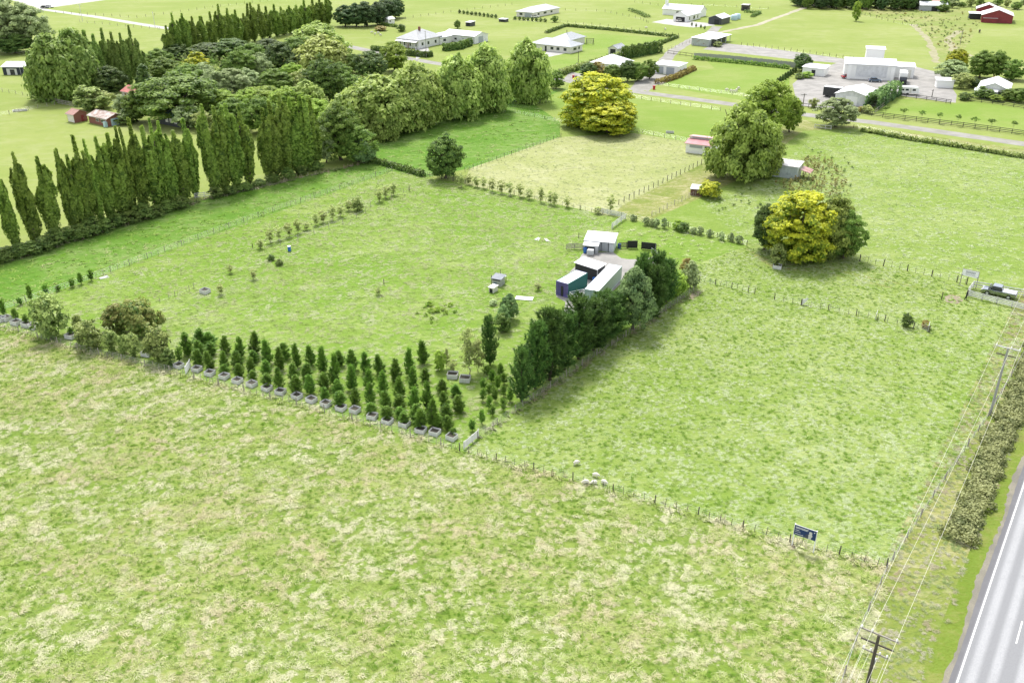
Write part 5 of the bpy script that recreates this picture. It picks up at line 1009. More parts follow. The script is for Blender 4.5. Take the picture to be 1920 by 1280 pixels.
e = empty('roofing_sheet', G(983, 560), R_(-12), 'white roofing panel lying on the grass right of the silvery shrubs', 'panel'); MB().box(-1.5, 1.5, -.7, .7, .08, .13).build('panel', WHITE, e, bevel=.02)
for x in (-1.2, 0, 1.2): MB().box(x-.05, x+.05, -.65, .65, 0, .08).build('batten', WOOD, e)
for x, y, lb in ((1008, 449, 'pale scrap boards lying in the grass left of the white shed'), (1025, 451, 'low pale boards beside the scrap boards in the grass'), (195, 521, 'white board lying on the grass by the strip fence')):
    e = empty('scrap_board', G(x, y), random.random()*3, lb, 'boards')
    for k in range(4): MB().box(-.8, .8, -.08, .08, .02+k*.045, .06+k*.045).build('plank', PALEWOOD, e, loc=(0, .18*k-.3, 0), rot=(0, 0, random.uniform(-.25, .25)))
# ---- yard vehicles
b = Bld('box_trailer', 'black box trailer with white roof parked by the gable shed', (1574, 185), 5.6, 2.5, 2.7, 'mono', 'L', yaw=-35, wall=BLKI, rcol=RFW, rise=.01, over=.03, cat='trailer', z0=.5)
for y in (1.4, 4.2):
    for x in (.2, 2.3): MB().tube([(x-.12, y, -.05), (x+.12, y, -.05)], .45, 12).build('wheel', RUBBER, b.e)
b = Bld('box_truck', 'white box truck with black cab parked at the workshop', (1699, 158), 2.5, 6.5, 2.7, 'mono', 'L', yaw=-20, wall=WHITE, rcol=RFW, rise=.01, over=.02, cat='truck', z0=.9, wallname='box_body')
MB().prism([(-2, -.4), (-.02, -.4), (-.02, 1.5), (-1.4, 1.5), (-2, .6)], 'y', .1, 2.4).build('cab', BLACK, b.e); MB().prism([(-1.99, .65), (-1.44, 1.42), (-1.5, 1.47), (-2.06, .7)], 'y', .25, 2.25).build('windscreen', DARKW, b.e); MB().box(-1.9, 6.3, .4, 2.1, -.55, -.02).build('chassis', BLACK, b.e)
for x in (-1.1, 4.2, 5.3):
    for y in (.2, 2.3): MB().tube([(x, y-.15, -.45), (x, y+.15, -.45)], .45, 12).build('wheel', RUBBER, b.e)
e = empty('caravan', G(1702, 177), R_(-14), 'white caravan parked along the black rail fence', 'caravan')
MB().prism([(-3.2, .5), (3.0, .5), (3.3, .9), (3.2, 1.8), (2.7, 2.55), (-2.8, 2.6), (-3.3, 2.0), (-3.35, .9)], 'y', -1.1, 1.1).build('body', WHITE, e, bevel=.08)
for x in (-2.0, -.6, 1.6): w_ = MB().box(x-.5, x+.5, -1.14, -1.1, 1.35, 1.95).build('window', DARKW, e)
MB().box(.2, .8, -1.14, -1.1, .6, 2.2).build('door', OFFW, e)
for y in (-1.0, 1.0): MB().tube([(-.2, y-.1, .33), (-.2, y+.1, .33)], .33, 12).build('wheel', RUBBER, e)
MB().tube([(3.2, 0, .5), (4.4, 0, .5)], .06, 5).build('drawbar', STEEL, e)

def car(name, label, loc, yaw, paintm, L=5.3, pickup=False, deck=None):
    e = empty(name, loc, yaw, label, 'pickup' if pickup else 'car'); h = L/2; W = .92
    if pickup: side = [(-h, .55), (-h, 1.05), (-.35, 1.08), (h*.38, 1.08), (h*.9, .98), (h, .8), (h, .45), (h*.9, .4), (-h*.95, .45)]
    else: side = [(-h, .5), (-h, .95), (-h*.5, 1.0), (h*.4, .98), (h*.9, .8), (h, .6), (h, .4), (-h, .4)]
    MB().prism(side, 'y', -W, W).build('body', paintm, e, bevel=.05)
    cb = [(-.5, 1.06), (-.35, 1.75), (1.05, 1.78), (1.75, 1.1)] if pickup else [(-h*.8, .98), (-h*.55, 1.5), (h*.15, 1.52), (h*.5, .98)]
    MB().prism(cb, 'y', -W*.86, W*.86).build('cabin', DARKW, e, bevel=.06)
    rf = [(cb[1][0]-.02, cb[1][1]-.04), (cb[1][0]+.05, cb[1][1]+.05), (cb[2][0]-.05, cb[2][1]+.05), (cb[2][0]+.04, cb[2][1]-.04)]; MB().prism(rf, 'y', -W*.84, W*.84).build('roof', paintm, e, bevel=.03)
    if pickup: MB().box(-h+.06, -.45, -W*.95, W*.95, 1.06, 1.16).build('tray_cover', deck, e, bevel=.03)
    for x in (h*.62, -h*.6):
        for y in (-W+.05, W-.05):
            wl = MB().tube([(x, y-.13, .38), (x, y+.13, .38)], .38, 16).build('wheel', RUBBER, e); MB().tube([(x, y-.14, .38), (x, y+.14, .38)], .22, 12).build('rim', STEEL, wl)
    for y in (-W*.7, W*.7):
        MB().box(h-.05, h+.02, y-.2, y+.2, .68, .85).build('headlight', WHITE, e); MB().box(-h-.02, -h+.04, y-.1, y+.1, .7, .98).build('tail_light', paint('red_lens', (.4, .02, .02), .3), e)
        MB().box(1.25 if pickup else .6, 1.4 if pickup else .75, y*1.42-.1, y*1.42+.1, 1.1, 1.28).build('mirror', paintm, e)
    MB().box(h-.02, h+.06, -W*.9, W*.9, .42, .6).build('bumper', BLACK, e); MB().box(-h-.06, -h+.02, -W*.9, W*.9, .45, .62).build('bumper', STEEL, e)
    return e
UTE = paint('ute_paint', (.3, .32, .36), .12, .05, spec=.8, metal=.95)
a, c_ = G(1839, 551), G(1901, 564); md = (a+c_)/2; d = a-c_
nn = Vector((-d.y, d.x, 0)).normalized(); nn = nn if nn.y > 0 else -nn
car('pickup_truck', 'dark grey double cab pickup parked inside the timber entrance pen', md+nn*.95, math.atan2(d.y, d.x), UTE, 5.3, True, paint('tray_cover', (.6, .62, .63), .35))
car('parked_car', 'dark blue car parked in front of the large workshop', G(1640, 154), R_(-10), paint('blue_car', (.08, .12, .17), .25, .1, spec=.7), 4.4)
car('parked_car', 'bright red car parked left of the large workshop', G(1588, 147), R_(12), paint('red_car', (.42, .03, .03), .3, .1), 4.2)
car('parked_car', 'white van standing on the far pale yard', G(93, 15), R_(-5), WHITE, 5)
car('parked_car', 'dark car on the far pale yard beside the white van', G(84, 16), R_(-5), BLACK, 4.5)
car('parked_car', 'white car parked before the far hip roofed house', G(1003, 33.5), R_(10), WHITE, 4.5)
car('parked_car', 'pale car before the black garage door of the barn house', G(1275, 41), R_(20), OFFW, 4.4)
MB_ = empty('farm_forklift', G(1594, 142), .4, 'small red forklift behind the red car', 'forklift'); MB().box(-1, .8, -.6, .6, .4, 1.1).build('body', MATS['red_car'], MB_, bevel=.08); MB().box(.8, .95, -.5, .5, .1, 2.4).build('mast', BLACK, MB_); MB().box(-.7, .5, -.55, .55, 2.0, 2.08).build('overhead_guard', MATS['red_car'], MB_)
for x in (-.65, .5):
    for y in (-.6, .6): MB().tube([(x, y-.1, .3), (x, y+.1, .3)], .3, 10).build('wheel', RUBBER, MB_)
    for y in (-.5, .5): MB().box(x-.04, x+.04, y-.04, y+.04, 1.1, 2.0).build('guard_post', BLACK, MB_)

# ------------------------------------------------------------------ planter crates
PLK = MB().box(-.6, .6, -.015, .015, 0, .135).mesh('plank', PALEWOOD, bevel=.006); PLK2 = MB().box(-.015, .015, -.52, .52, 0, .135).mesh('plank', PALEWOOD, bevel=.006)
CPO = MB().box(-.04, .04, -.04, .04, 0, .62).mesh('corner_post', WOOD); SOILM = MB().box(-.57, .57, -.49, .49, .02, .42).mesh('soil', SOIL)
def crate(px, py, label, group=None, rz=None, s=1.0):
    e = empty('timber_crate', G(px, py), R_(-27)+random.uniform(-.16, .16) if rz is None else rz, label, 'crate', group); e.scale = (s, s, s)
    for k in range(4):
        z = .03+k*.15
        for y in (-.535, .535): mobj('plank', PLK, None, e, (random.uniform(-.01, .01), y, z), (0, random.uniform(-.012, .012), 0))
        for x in (-.605, .605): mobj('plank', PLK2, None, e, (x, random.uniform(-.01, .01), z), (random.uniform(-.012, .012), 0, 0))
    for x in (-.555, .555):
        for y in (-.48, .48): mobj('corner_post', CPO, None, e, (x, y, 0))
    mobj('soil', SOILM, None, e); return e
for x, y in ((85, 470), (265, 505), (395, 545), (540, 578), (670, 622), (815, 655), (965, 695), (1100, 732), (1265, 775), (1410, 812), (1555, 852), (1705, 892), (1845, 915)):
    a = ZA(x, y); crate(a[0], a[1], 'weathered timber crate in the row along the front fence before the young pines', 'crates before the young pines', s=1.02)
for x, y in ((450, 838), (580, 878), (725, 902), (865, 955), (985, 975), (1130, 1015)):
    a = ZB(x, y); crate(a[0], a[1], 'weathered timber crate in the row along the front fence before the young pines', 'crates before the young pines', s=1.02)
for x, y in ((8, 245), (52, 240), (125, 270), (205, 285), (260, 300)):
    a = ZC(x, y); crate(a[0], a[1], 'timber crate with a small pine left of the tall pale-topped shrub', 'crates left of the tall shrub', s=1.15)
for x, y, lb in ((134, 633, 'timber crate between the tall pale-topped shrub and brownish shrub'), (277, 666, 'timber crate half hidden by dry grass between the shrubs'), (385, 549, 'lone timber crate in the grass beside the broken fence'), (1457, 503, 'timber crate holding the small clipped cone tree'), (849, 707, 'dark timber crate holding a small sapling by the feathery trees'), (872, 714, 'pale timber crate right of the dark crate by the feathery trees')):
    crate(x, y, lb, s=1.2, rz=R_(-8) if x > 800 and x < 900 else None)
# white gate leaning by the crates
e = empty('gate_leaf', G(349, 702), math.atan2((G(357, 686)-G(347, 702)).y, (G(357, 686)-G(347, 702)).x), 'white timber gate standing open between two front crates', 'gate')
for k in range(6): MB().box(0, 2.3, -.02, .02, .1+k*.2, .24+k*.2).build('rail', WHITE, e)
for u in (.03, 1.15, 2.25): MB().box(u-.05, u+.05, .022, .06, .05, 1.32).build('stile', WHITE, e)
# pale posts and stay boards on the short fence run
for x0, y0, x1, y1, lb in ((1502, 572, 1515, 570, 'white plastic board wired to the short fence run'), (1641, 600, 1645, 590, 'pale leaning stay board midway along the short fence run'), (1739, 622, 1744, 606, 'pale leaning stay board at the end of the short fence run')):
    a = G(x0, y0); d = G(x1, y1)-a; e = empty('stay_board', a, math.atan2(d.y, d.x), lb, 'board'); L_ = min(1.8, d.length); MB().add([(0, -.02, 0), (.2, -.02, 0), (L_, -.02, 1.0), (L_-.25, -.02, 1.15), (0, -.02, 1.0), (0, .03, 0), (.2, .03, 0), (L_, .03, 1.0), (L_-.25, .03, 1.15), (0, .03, 1.0)], [(4, 3, 2, 1, 0), (5, 6, 7, 8, 9), (0, 1, 6, 5), (1, 2, 7, 6), (2, 3, 8, 7), (3, 4, 9, 8), (4, 0, 5, 9)]).build('board', PALEWOOD, e); MB().box(.02, .1, -.1, -.03, 0, 1.2).build('post', WOOD, e)
# single posts
for x, y, h, lb in ((1085, 447, 1.2, 'lone dark post in the grass behind the rail pen'), (1765, 562, 1.4, 'lone dark post beside the bare soil patch'), (488, 466, 1.1, 'short dark post at the end of the sapling line'), (474, 465, .9, 'short black post in the centre paddock near the sapling line'), (720, 534, 1.1, 'thin stake in the middle of the centre paddock'), (768, 358, 1.1, 'end post of the sapling line by the fence corner')):
    e = empty('marker_post', G(x, y), 0, lb, 'post'); mobj('shaft', post_mesh(.07, h, DWOOD), None, e); MB().lathe([(.075, h), (.05, h+.04)], 6).build('cap', DWOOD, e)
# troughs
def trough(label, x, y, yaw, L=2.2):
    e = empty('water_trough', G(x, y), yaw, label, 'trough'); m = MB()
    m.box(-L/2, L/2, -.4, -.33, .1, .6).box(-L/2, L/2, .33, .4, .1, .6).box(-L/2, -L/2+.07, -.33, .33, .1, .6).box(L/2-.07, L/2, -.33, .33, .1, .6).box(-L/2, L/2, -.33, .33, .1, .18)
    m.build('basin', paint('trough_concrete', (.5, .5, .48), .8, .1), e); MB().box(-L/2+.07, L/2-.07, -.33, .33, .45, .47).build('water', DARKW, e)
    for x_ in (-L*.35, L*.35): MB().box(x_-.1, x_+.1, -.35, .35, 0, .1).build('foot', CONC, e)
trough('pale trough in the field behind the huge yellow tree', 1256, 250, R_(-15)); trough('concrete trough in the far left field', 38, 209, R_(15), 4.2)
e = empty('trampoline_frame', G(1106, 84), R_(-20), 'weathered timber swing frame on the lawn beside the grey roofed house', 'swing frame')
for x in (-1.6, 1.6):
    MB().tube([(x, -.9, 0), (x, 0, 2.6)], .09, 5).build('leg', DWOOD, e); MB().tube([(x, .9, 0), (x, 0, 2.6)], .09, 5).build('leg', DWOOD, e)
MB().tube([(-1.9, 0, 2.6), (1.9, 0, 2.6)], .09, 6).build('beam', DWOOD, e)
for k in range(6): MB().box(-1.6, 1.6, -.3, -.24, .5+k*.32, .62+k*.32).build('slat', WOOD, e)
b = Bld('field_hut', 'small grey hut in the field behind the long white shed', (882, 50), 3, 4, 1.8, 'mono', 'L', wall=DGREY, rcol=(.5, .5, .5), rise=.3); b.strip('opening', 'L', .5, 2.4, .05, 1.5, .003, .02, BLACK)
b = Bld('field_hut', 'low dark hut near the clipped shrub row', (947, 42), 4, 3, 1.3, 'mono', 'L', wall=DGREY, rcol=(.4, .42, .42), rise=.2); b.strip('opening', 'L', .5, 3, .05, 1, .003, .02, BLACK)
b = Bld('field_hut', 'tiny dark hut on the far lawn by the low bank hedge', (1402, 21), 4, 3, 3, 'mono', 'L', wall=DWOOD, rcol=(.4, .38, .35), rise=.3); b.strip('opening', 'L', .5, 3, .05, 2, .003, .02, BLACK)
e = empty('brush_pile', G(714, 58), 0, 'rounded brown brush pile on the lawn below the cypresses', 'brush pile'); mobj('brush', PROTO['rust']['c'][0], None, e, sc=(2.2, 2.2, .8)); MB().tube([(-2, 0, .2), (2, .4, 1.4)], .06, 5).build('branch', BARK, e)
for x, y, lb in ((1075, 148, 'red bin at the cottage parking area'), (1080, 149, 'dark bin beside the red bin at the parking area'), (1226, 168, 'small red post box at the lane driveway mouth')):
    e = empty('bin', G(x, y), 0, lb, 'bin'); mt = BLACK if 'dark' in lb[:5] else MATS['red_car']; MB().prism([(-.35, 0), (.35, 0), (.42, 1.2), (-.42, 1.2)], 'y', -.4, .4).build('body', mt, e); MB().box(-.45, .45, -.45, .45, 1.2, 1.28).build('lid', mt, e)
# ------------------------------------------------------------------ signs
def sign(name, label, pa, pb, h, zb, W, face, postm, yawfix=0):
    a, c_ = G(*pa), G(*pb); d = c_-a; L = d.length; e = empty(name, a, math.atan2(d.y, d.x), label, 'sign')
    for u in (.0, L): MB().box(u-.06, u+.06, .0, .1, -.1, h).build('post', postm, e)
    MB().box(-W, L+W, -.04, -.005, zb, h).build('frame', postm, e); MB().box(-W+.05, L+W-.05, -.055, -.041, zb+.02, h-.07).build('face_panel', face, e)
    return e, L
SB = paint('sign_blue', (.012, .035, .13), .35, .12); SW = paint('sign_white', (.8, .8, .82), .4, .03); INK = paint('sign_ink', (.05, .06, .1), .5, .1)
e, L = sign('billboard', 'navy blue property sign on white posts at the front fence', (1484.5, 1022), (1524.5, 1036), 2.85, 1.55, .05, SB, WHITE)
def bars(e, x, z, total, ht, mat, y=-.06, seed=0):           # unreadable lettering as word-length strokes
    r = random.Random(seed); u = x
    while u < x+total-.05:
        w_ = min(r.uniform(.05, .2), x+total-u); MB().box(u, u+w_, y-.004, y, z, z+ht).build('lettering', mat, e); u += w_+.035
bars(e, .12, 2.56, 1.3, .07, SW, seed=1); bars(e, .12, 2.44, 1.25, .07, SW, seed=2); bars(e, .12, 2.18, .4, .07, SW, seed=3); bars(e, .12, 2.0, .55, .035, SW, seed=5); bars(e, .12, 1.72, .85, .055, SW, seed=4)
fig = [(1.5, 1.6), (1.78, 1.6), (1.8, 1.85), (1.88, 1.95), (1.88, 2.1), (1.8, 2.16), (1.84, 2.3), (1.83, 2.42), (1.76, 2.5), (1.66, 2.53), (1.57, 2.5), (1.51, 2.42), (1.52, 2.28), (1.56, 2.2), (1.48, 2.12), (1.5, 1.95)]
MB().prism(fig, 'y', -.066, -.057).build('portrait', paint('print_grey', (.55, .55, .55), .5, .25, 12), e); MB().prism([(1.1, 1.6), (1.5, 1.6), (1.5, 2.05), (1.35, 2.15), (1.2, 2.0)], 'y', -.062, -.057).build('dark_print', INK, e); MB().lathe([(.06, -.004), (.06, .004)], 10).build('emblem', SW, e, loc=(2.05, -.06, 2.56), rot=(R_(90), 0, 0))
e, L = sign('white_sign', 'white notice board on tall dark posts behind the entrance pen', (1799, 534), (1829, 541), 3.1, 1.85, .05, SW, WOOD)
for k, z in enumerate((2.75, 2.6, 2.45, 2.25, 2.12)): bars(e, L*.2+.05*k % .1, z, L*.6, .07 if k < 3 else .04, INK, seed=20+k)
for u in (.12, L-.12): MB().prism([(u-.1, 1.92), (u+.1, 1.92), (u, 2.1)], 'y', -.062, -.057).build('emblem', INK, e)
# ------------------------------------------------------------------ power poles and lines
INS = paint('porcelain', (.75, .75, .73), .3, .05)
pd = HD.copy(); pn = HN.copy()
def pole(name, label, base, h, mat, arms, r=.16, rot=None):
    e = empty(name, base, math.atan2(pn.y, pn.x) if rot is None else rot, label, 'pole')
    MB().tube([(0, 0, -.1), (0, 0, h*.5), (0, 0, h)], [r, r*.85, r*.68], 8).build('shaft', mat, e); tips = []
    for z, w_, ins, m2 in arms:
        ar = MB().box(-w_/2, w_/2, r*.7, r*.7+.1, z-.06, z+.06).build('crossarm', m2, e)
        for u in ins: MB().lathe([(.035, z+.06), (.03, z+.14), (.09, z+.15), (.06, z+.2), (.09, z+.22), (.05, z+.3)], 8, (u, r*.7+.05)).build('insulator', INS, e); tips.append((u, r*.7+.05, z+.28))
        MB().tube([(0, .12, z-.7), (w_*.3, .13, z-.05)], .02, 4).build('brace', STEEL, e)
    return e, [Matrix.Rotation(e.rotation_euler.z, 4, 'Z') @ Vector(t_)+Vector(base) for t_ in tips]
P2 = G(1856, 777); P1 = G(1648, 1191, 9.8); P1.z = 0
span = P2-P1; sp = span.length; pdir = span.normalized(); pn = Vector((pdir.y, -pdir.x, 0))
arm3 = [(9.75, 2.9, (-1.35, -.55, 1.3), PALEWOOD)]
e1, t1 = pole('power_pole', 'dark power pole with three crossarms beside the front fence corner', P1, 9.85, DWOOD, [(9.75, 2.9, (-1.35, -.55, 1.3), WOOD), (8.75, 2.5, (), DWOOD), (7.8, 2.0, (-.9, -.35, .35, .9), WOOD)], .17)
e2, t2 = pole('power_pole', 'grey power pole standing at the head of the bramble bank', P2, 9.85, CONC, [(9.75, 2.9, (-1.35, .35, 1.3), PALEWOOD), (8.7, 2.3, (), DWOOD)], .17)
e0, t0 = pole('power_pole', 'power pole of the roadside line behind the viewpoint', P1-span, 9.85, DWOOD, [(9.75, 2.9, (-1.35, -.55, 1.3), WOOD), (7.8, 2.0, (-.9, -.35, .35, .9), WOOD)], .17)
e3, t3 = pole('power_pole', 'power pole of the roadside line past the pickup entrance', P2+span, 9.85, CONC, [(9.75, 2.9, (-1.35, .35, 1.3), PALEWOOD)], .17)
MB().box(-.16, .16, .2, .5, 6.6, 7.1).build('switch_box', STEEL, e1)
def line(label, a, c_, sag, r=.018, group=None):
    pts = [Vector(a).lerp(Vector(c_), k/14)-Vector((0, 0, sag*4*(k/14)*(1-k/14))) for k in range(15)]
    o = MB().tube(pts, r, 4, False).build('power_line', ALU); tag(o, label, 'power line', group)
for A, B_, nm in ((t1, t2, 'thin pale conductor strung between the dark pole and the grey pole'), (t2, t3, 'thin pale conductor running on from the grey pole past the entrance'), (t0, t1, 'thin pale upper conductor leaving the dark pole over the front field')):
    for k in range(3): line(nm, A[k], B_[k], .5, .0105, nm[:34])
for k in range(4): line('thin low voltage wire on the lowest arm of the dark pole', t0[3+k], t1[3+k], .5, .009, 'low wires of the dark pole')
for x, y, ty, mt, lb, ar in ((1503, 216, 176, DWOOD, 'dark power pole at the lane beside the bright green trees', 1), (155, 40, 8, PALEWOOD, 'pale power pole standing by the far pale road', 1), (291, 52, 22, PALEWOOD, 'slim pale pole at the far road beside the poplars', 0), (799.5, 108, 58, CONC, 'slim grey pole in front of the old villa', 0), (1084, 124, 96, DWOOD, 'slim dark pole on the lawn hedge below the grey roofed house', 0), (1157, 152, 126, CONC, 'grey pole among the cottage trees', 1), (1800, 84, 55, WOOD, 'slim pole in the far rough field', 0), (1747, 183, 168, DWOOD, 'short dark pole on the gravel yard edge', 0)):
    B = G(x, y); h = HT(B, ty); pole('utility_pole', lb, B, h, mt, [(h-.3, 2.2, (-.9, .9), mt)] if ar else [(h-.4, .7, (), mt)], .14, .4)
# ------------------------------------------------------------------ animals and person
def skin(name, verts, edges, rad, mat, parent=None, sub=2):
    me = bpy.data.meshes.new(name); me.from_pydata(verts, edges, []); o = bpy.data.objects.new(name, me); COL.objects.link(o)
    md_ = o.modifiers.new('s', 'SKIN'); me.skin_vertices.new() if not me.skin_vertices else None
    for i, v in enumerate(me.skin_vertices[0].data):
        r_ = rad[i]; v.radius = r_ if isinstance(r_, tuple) else (r_, r_); v.use_root = i == 0
    o.modifiers.new('u', 'SUBSURF').levels = sub; o.modifiers['u'].render_levels = sub
    dg = bpy.context.evaluated_depsgraph_get(); me2 = bpy.data.meshes.new_from_object(o.evaluated_get(dg)); bpy.data.objects.remove(o)
    me2.materials.clear(); me2.materials.append(mat)
    for p_ in me2.polygons: p_.use_smooth = True
    return me2
WOOL = paint('wool', (.66, .63, .54), .95, .15, 9, .1); FACE = paint('sheep_face', (.5, .46, .4), .8, .2, 9)
SV = [(0, 0, .66), (.35, 0, .68), (-.38, 0, .67), (.58, 0, .66), (.72, 0, .5), (.86, 0, .34), (-.55, 0, .6), (.32, .16, .36), (.32, .17, .02), (.32, -.16, .36), (.32, -.17, .02), (-.38, .16, .4), (-.36, .17, .2), (-.4, .17, .02), (-.38, -.16, .4), (-.36, -.17, .2), (-.4, -.17, .02), (.7, .12, .56), (.7, -.12, .56)]
SE = [(0, 1), (0, 2), (1, 3), (3, 4), (4, 5), (2, 6), (1, 7), (7, 8), (1, 9), (9, 10), (2, 11), (11, 12), (12, 13), (2, 14), (14, 15), (15, 16), (4, 17), (4, 18)]
SR = [(.3, .29), (.27, .27), (.29, .28), (.16, .17), (.11, .12), (.07, .07), (.1, .12), .09, .04, .09, .04, .1, .05, .04, .1, .05, .04, .035, .035]
SHEEP = skin('sheep_body', SV, SE, SR, WOOL)
def sheep(label, x, y, rz, group=None, s=.66):
    o = mobj('sheep', SHEEP, None, None, G(x, y), (0, 0, rz), (s, s, s)); tag(o, label, 'sheep', group)
sheep('white sheep grazing apart from the others in the right paddock', 1080, 871, R_(20))
sheep('white sheep grazing behind the fence, upper of the close pair', 1116, 894, R_(-20)); sheep('white sheep grazing right of the close pair by the fence', 1132, 907, R_(-40))
sheep('cream sheep pressed against the fence left of a post', 1099, 907, R_(185)); sheep('white sheep partly behind the fence post beside the cream sheep', 1114, 908, R_(200))
for x, y, a in ((1362, 171, 0), (1370, 173, 40), (1377, 174, 170), (1384, 168, 30), (1381, 172, 100)): sheep('white sheep grazing on the fenced lawn by the lane', x, y, R_(a), 'sheep on the fenced lawn', 1.0)
for x, y, a in ((1211, 54, 0), (1247, 57, 50), (697, 63, 0), (703, 66, 60), (709, 64, 20), (714, 68, 150)): sheep('tiny white sheep grazing in a far field', x, y, R_(a), 'sheep in far fields', 1.1)
DARKCOW = paint('dark_hide', (.05, .035, .03), .8, .2)
me_c = SHEEP.copy(); me_c.materials.clear(); me_c.materials.append(DARKCOW)
o = mobj('calf', me_c, None, None, G(1836, 62), (0, 0, 1), (1.5, 1.3, 1.5)); tag(o, 'dark calf standing alone in the far rough field', 'calf')
DARKC = paint('black_clothing', (.016, .016, .019), .85, .2)
PV = [(0, 0, .92), (0, 0, 1.12), (0, 0, 1.32), (0, 0, 1.44), (.01, 0, 1.52), (.02, 0, 1.64), (0, .1, .88), (.04, .11, .48), (.0, .11, .08), (.14, .12, .04), (0, -.1, .88), (-.08, -.11, .48), (-.2, -.11, .1), (-.08, -.12, .05), (0, .2, 1.36), (.05, .26, 1.1), (.2, .2, .98), (.27, .17, .98), (0, -.2, 1.36), (.06, -.26, 1.1), (.22, -.2, 1.0), (.29, -.17, 1.0)]
PE = [(0, 1), (1, 2), (2, 3), (3, 4), (4, 5), (0, 6), (6, 7), (7, 8), (8, 9), (0, 10), (10, 11), (11, 12), (12, 13), (2, 14), (14, 15), (15, 16), (16, 17), (2, 18), (18, 19), (19, 20), (20, 21)]
PR = [(.16, .12), (.14, .11), (.18, .12), (.09, .08), (.055, .055), (.1, .095), .1, .075, .05, .045, .1, .075, .05, .045, .075, .055, .045, .03, .075, .055, .045, .03]
pm = skin('person_body', PV, PE, PR, DARKC)
e = empty('person', G(1810.5, 562), R_(-35), 'person in black clothing standing at the corner of the timber entrance pen', 'person'); mobj('body', pm, None, e)
hr = MB().lathe([(.06, 1.6), (.108, 1.66), (.112, 1.72), (.08, 1.76), (.02, 1.775)], 10, (.02, 0)); hr.build('hair', paint('dark_hair', (.02, .015, .012), .7), e, smooth=True); 
MB().lathe([(.03, 1.58), (.075, 1.62), (.08, 1.68), (.03, 1.7)], 8, (.06, 0)).build('face', paint('skin', (.45, .3, .23), .6), e, smooth=True)

# ------------------------------------------------------------------ weeds and grass tufts (uncountable)
def tuft_mesh(name, mat, seed, n=16, h=.14, spread=.5, wd=.04, lean=.5, up=.04):
    """a lodged tussock: blades sweep out low over the sward, a few stand up"""
    rng = np.random.default_rng(seed); V = []; F = []; tip = []
    for k in range(n):
        a = rng.uniform(0, 6.28); st = rng.random() < up; ln = spread*rng.uniform(.5, 1.1)*(.35 if st else 1); hh = h*rng.uniform(.5, 1.3)*(2.6 if st else 1)
        b0 = np.array([rng.normal(0, spread*.25), rng.normal(0, spread*.25), -.01]); o_ = np.array([math.cos(a)*ln*.6+lean*ln, math.sin(a)*ln*.6-lean*.35*ln, 0])
        q = np.array([-o_[1], o_[0], 0])/(np.linalg.norm(o_)+1e-6)*wd*rng.uniform(.7, 1.4)
        m_ = b0+o_*.5+np.array([0, 0, hh]); t_ = b0+o_*1.15+np.array([0, 0, hh*(.75 if not st else 1.25)])
        i = len(V); V += [b0-q*.6, b0+q*.6, m_+q, m_-q, t_]; F += [(i, i+1, i+2), (i, i+2, i+3), (i+3, i+2, i+4)]; tip += [.1, .3, 1]
    return leaf_mesh(name, np.array(V), np.array(F), mat, tip, rng.random(len(F)))
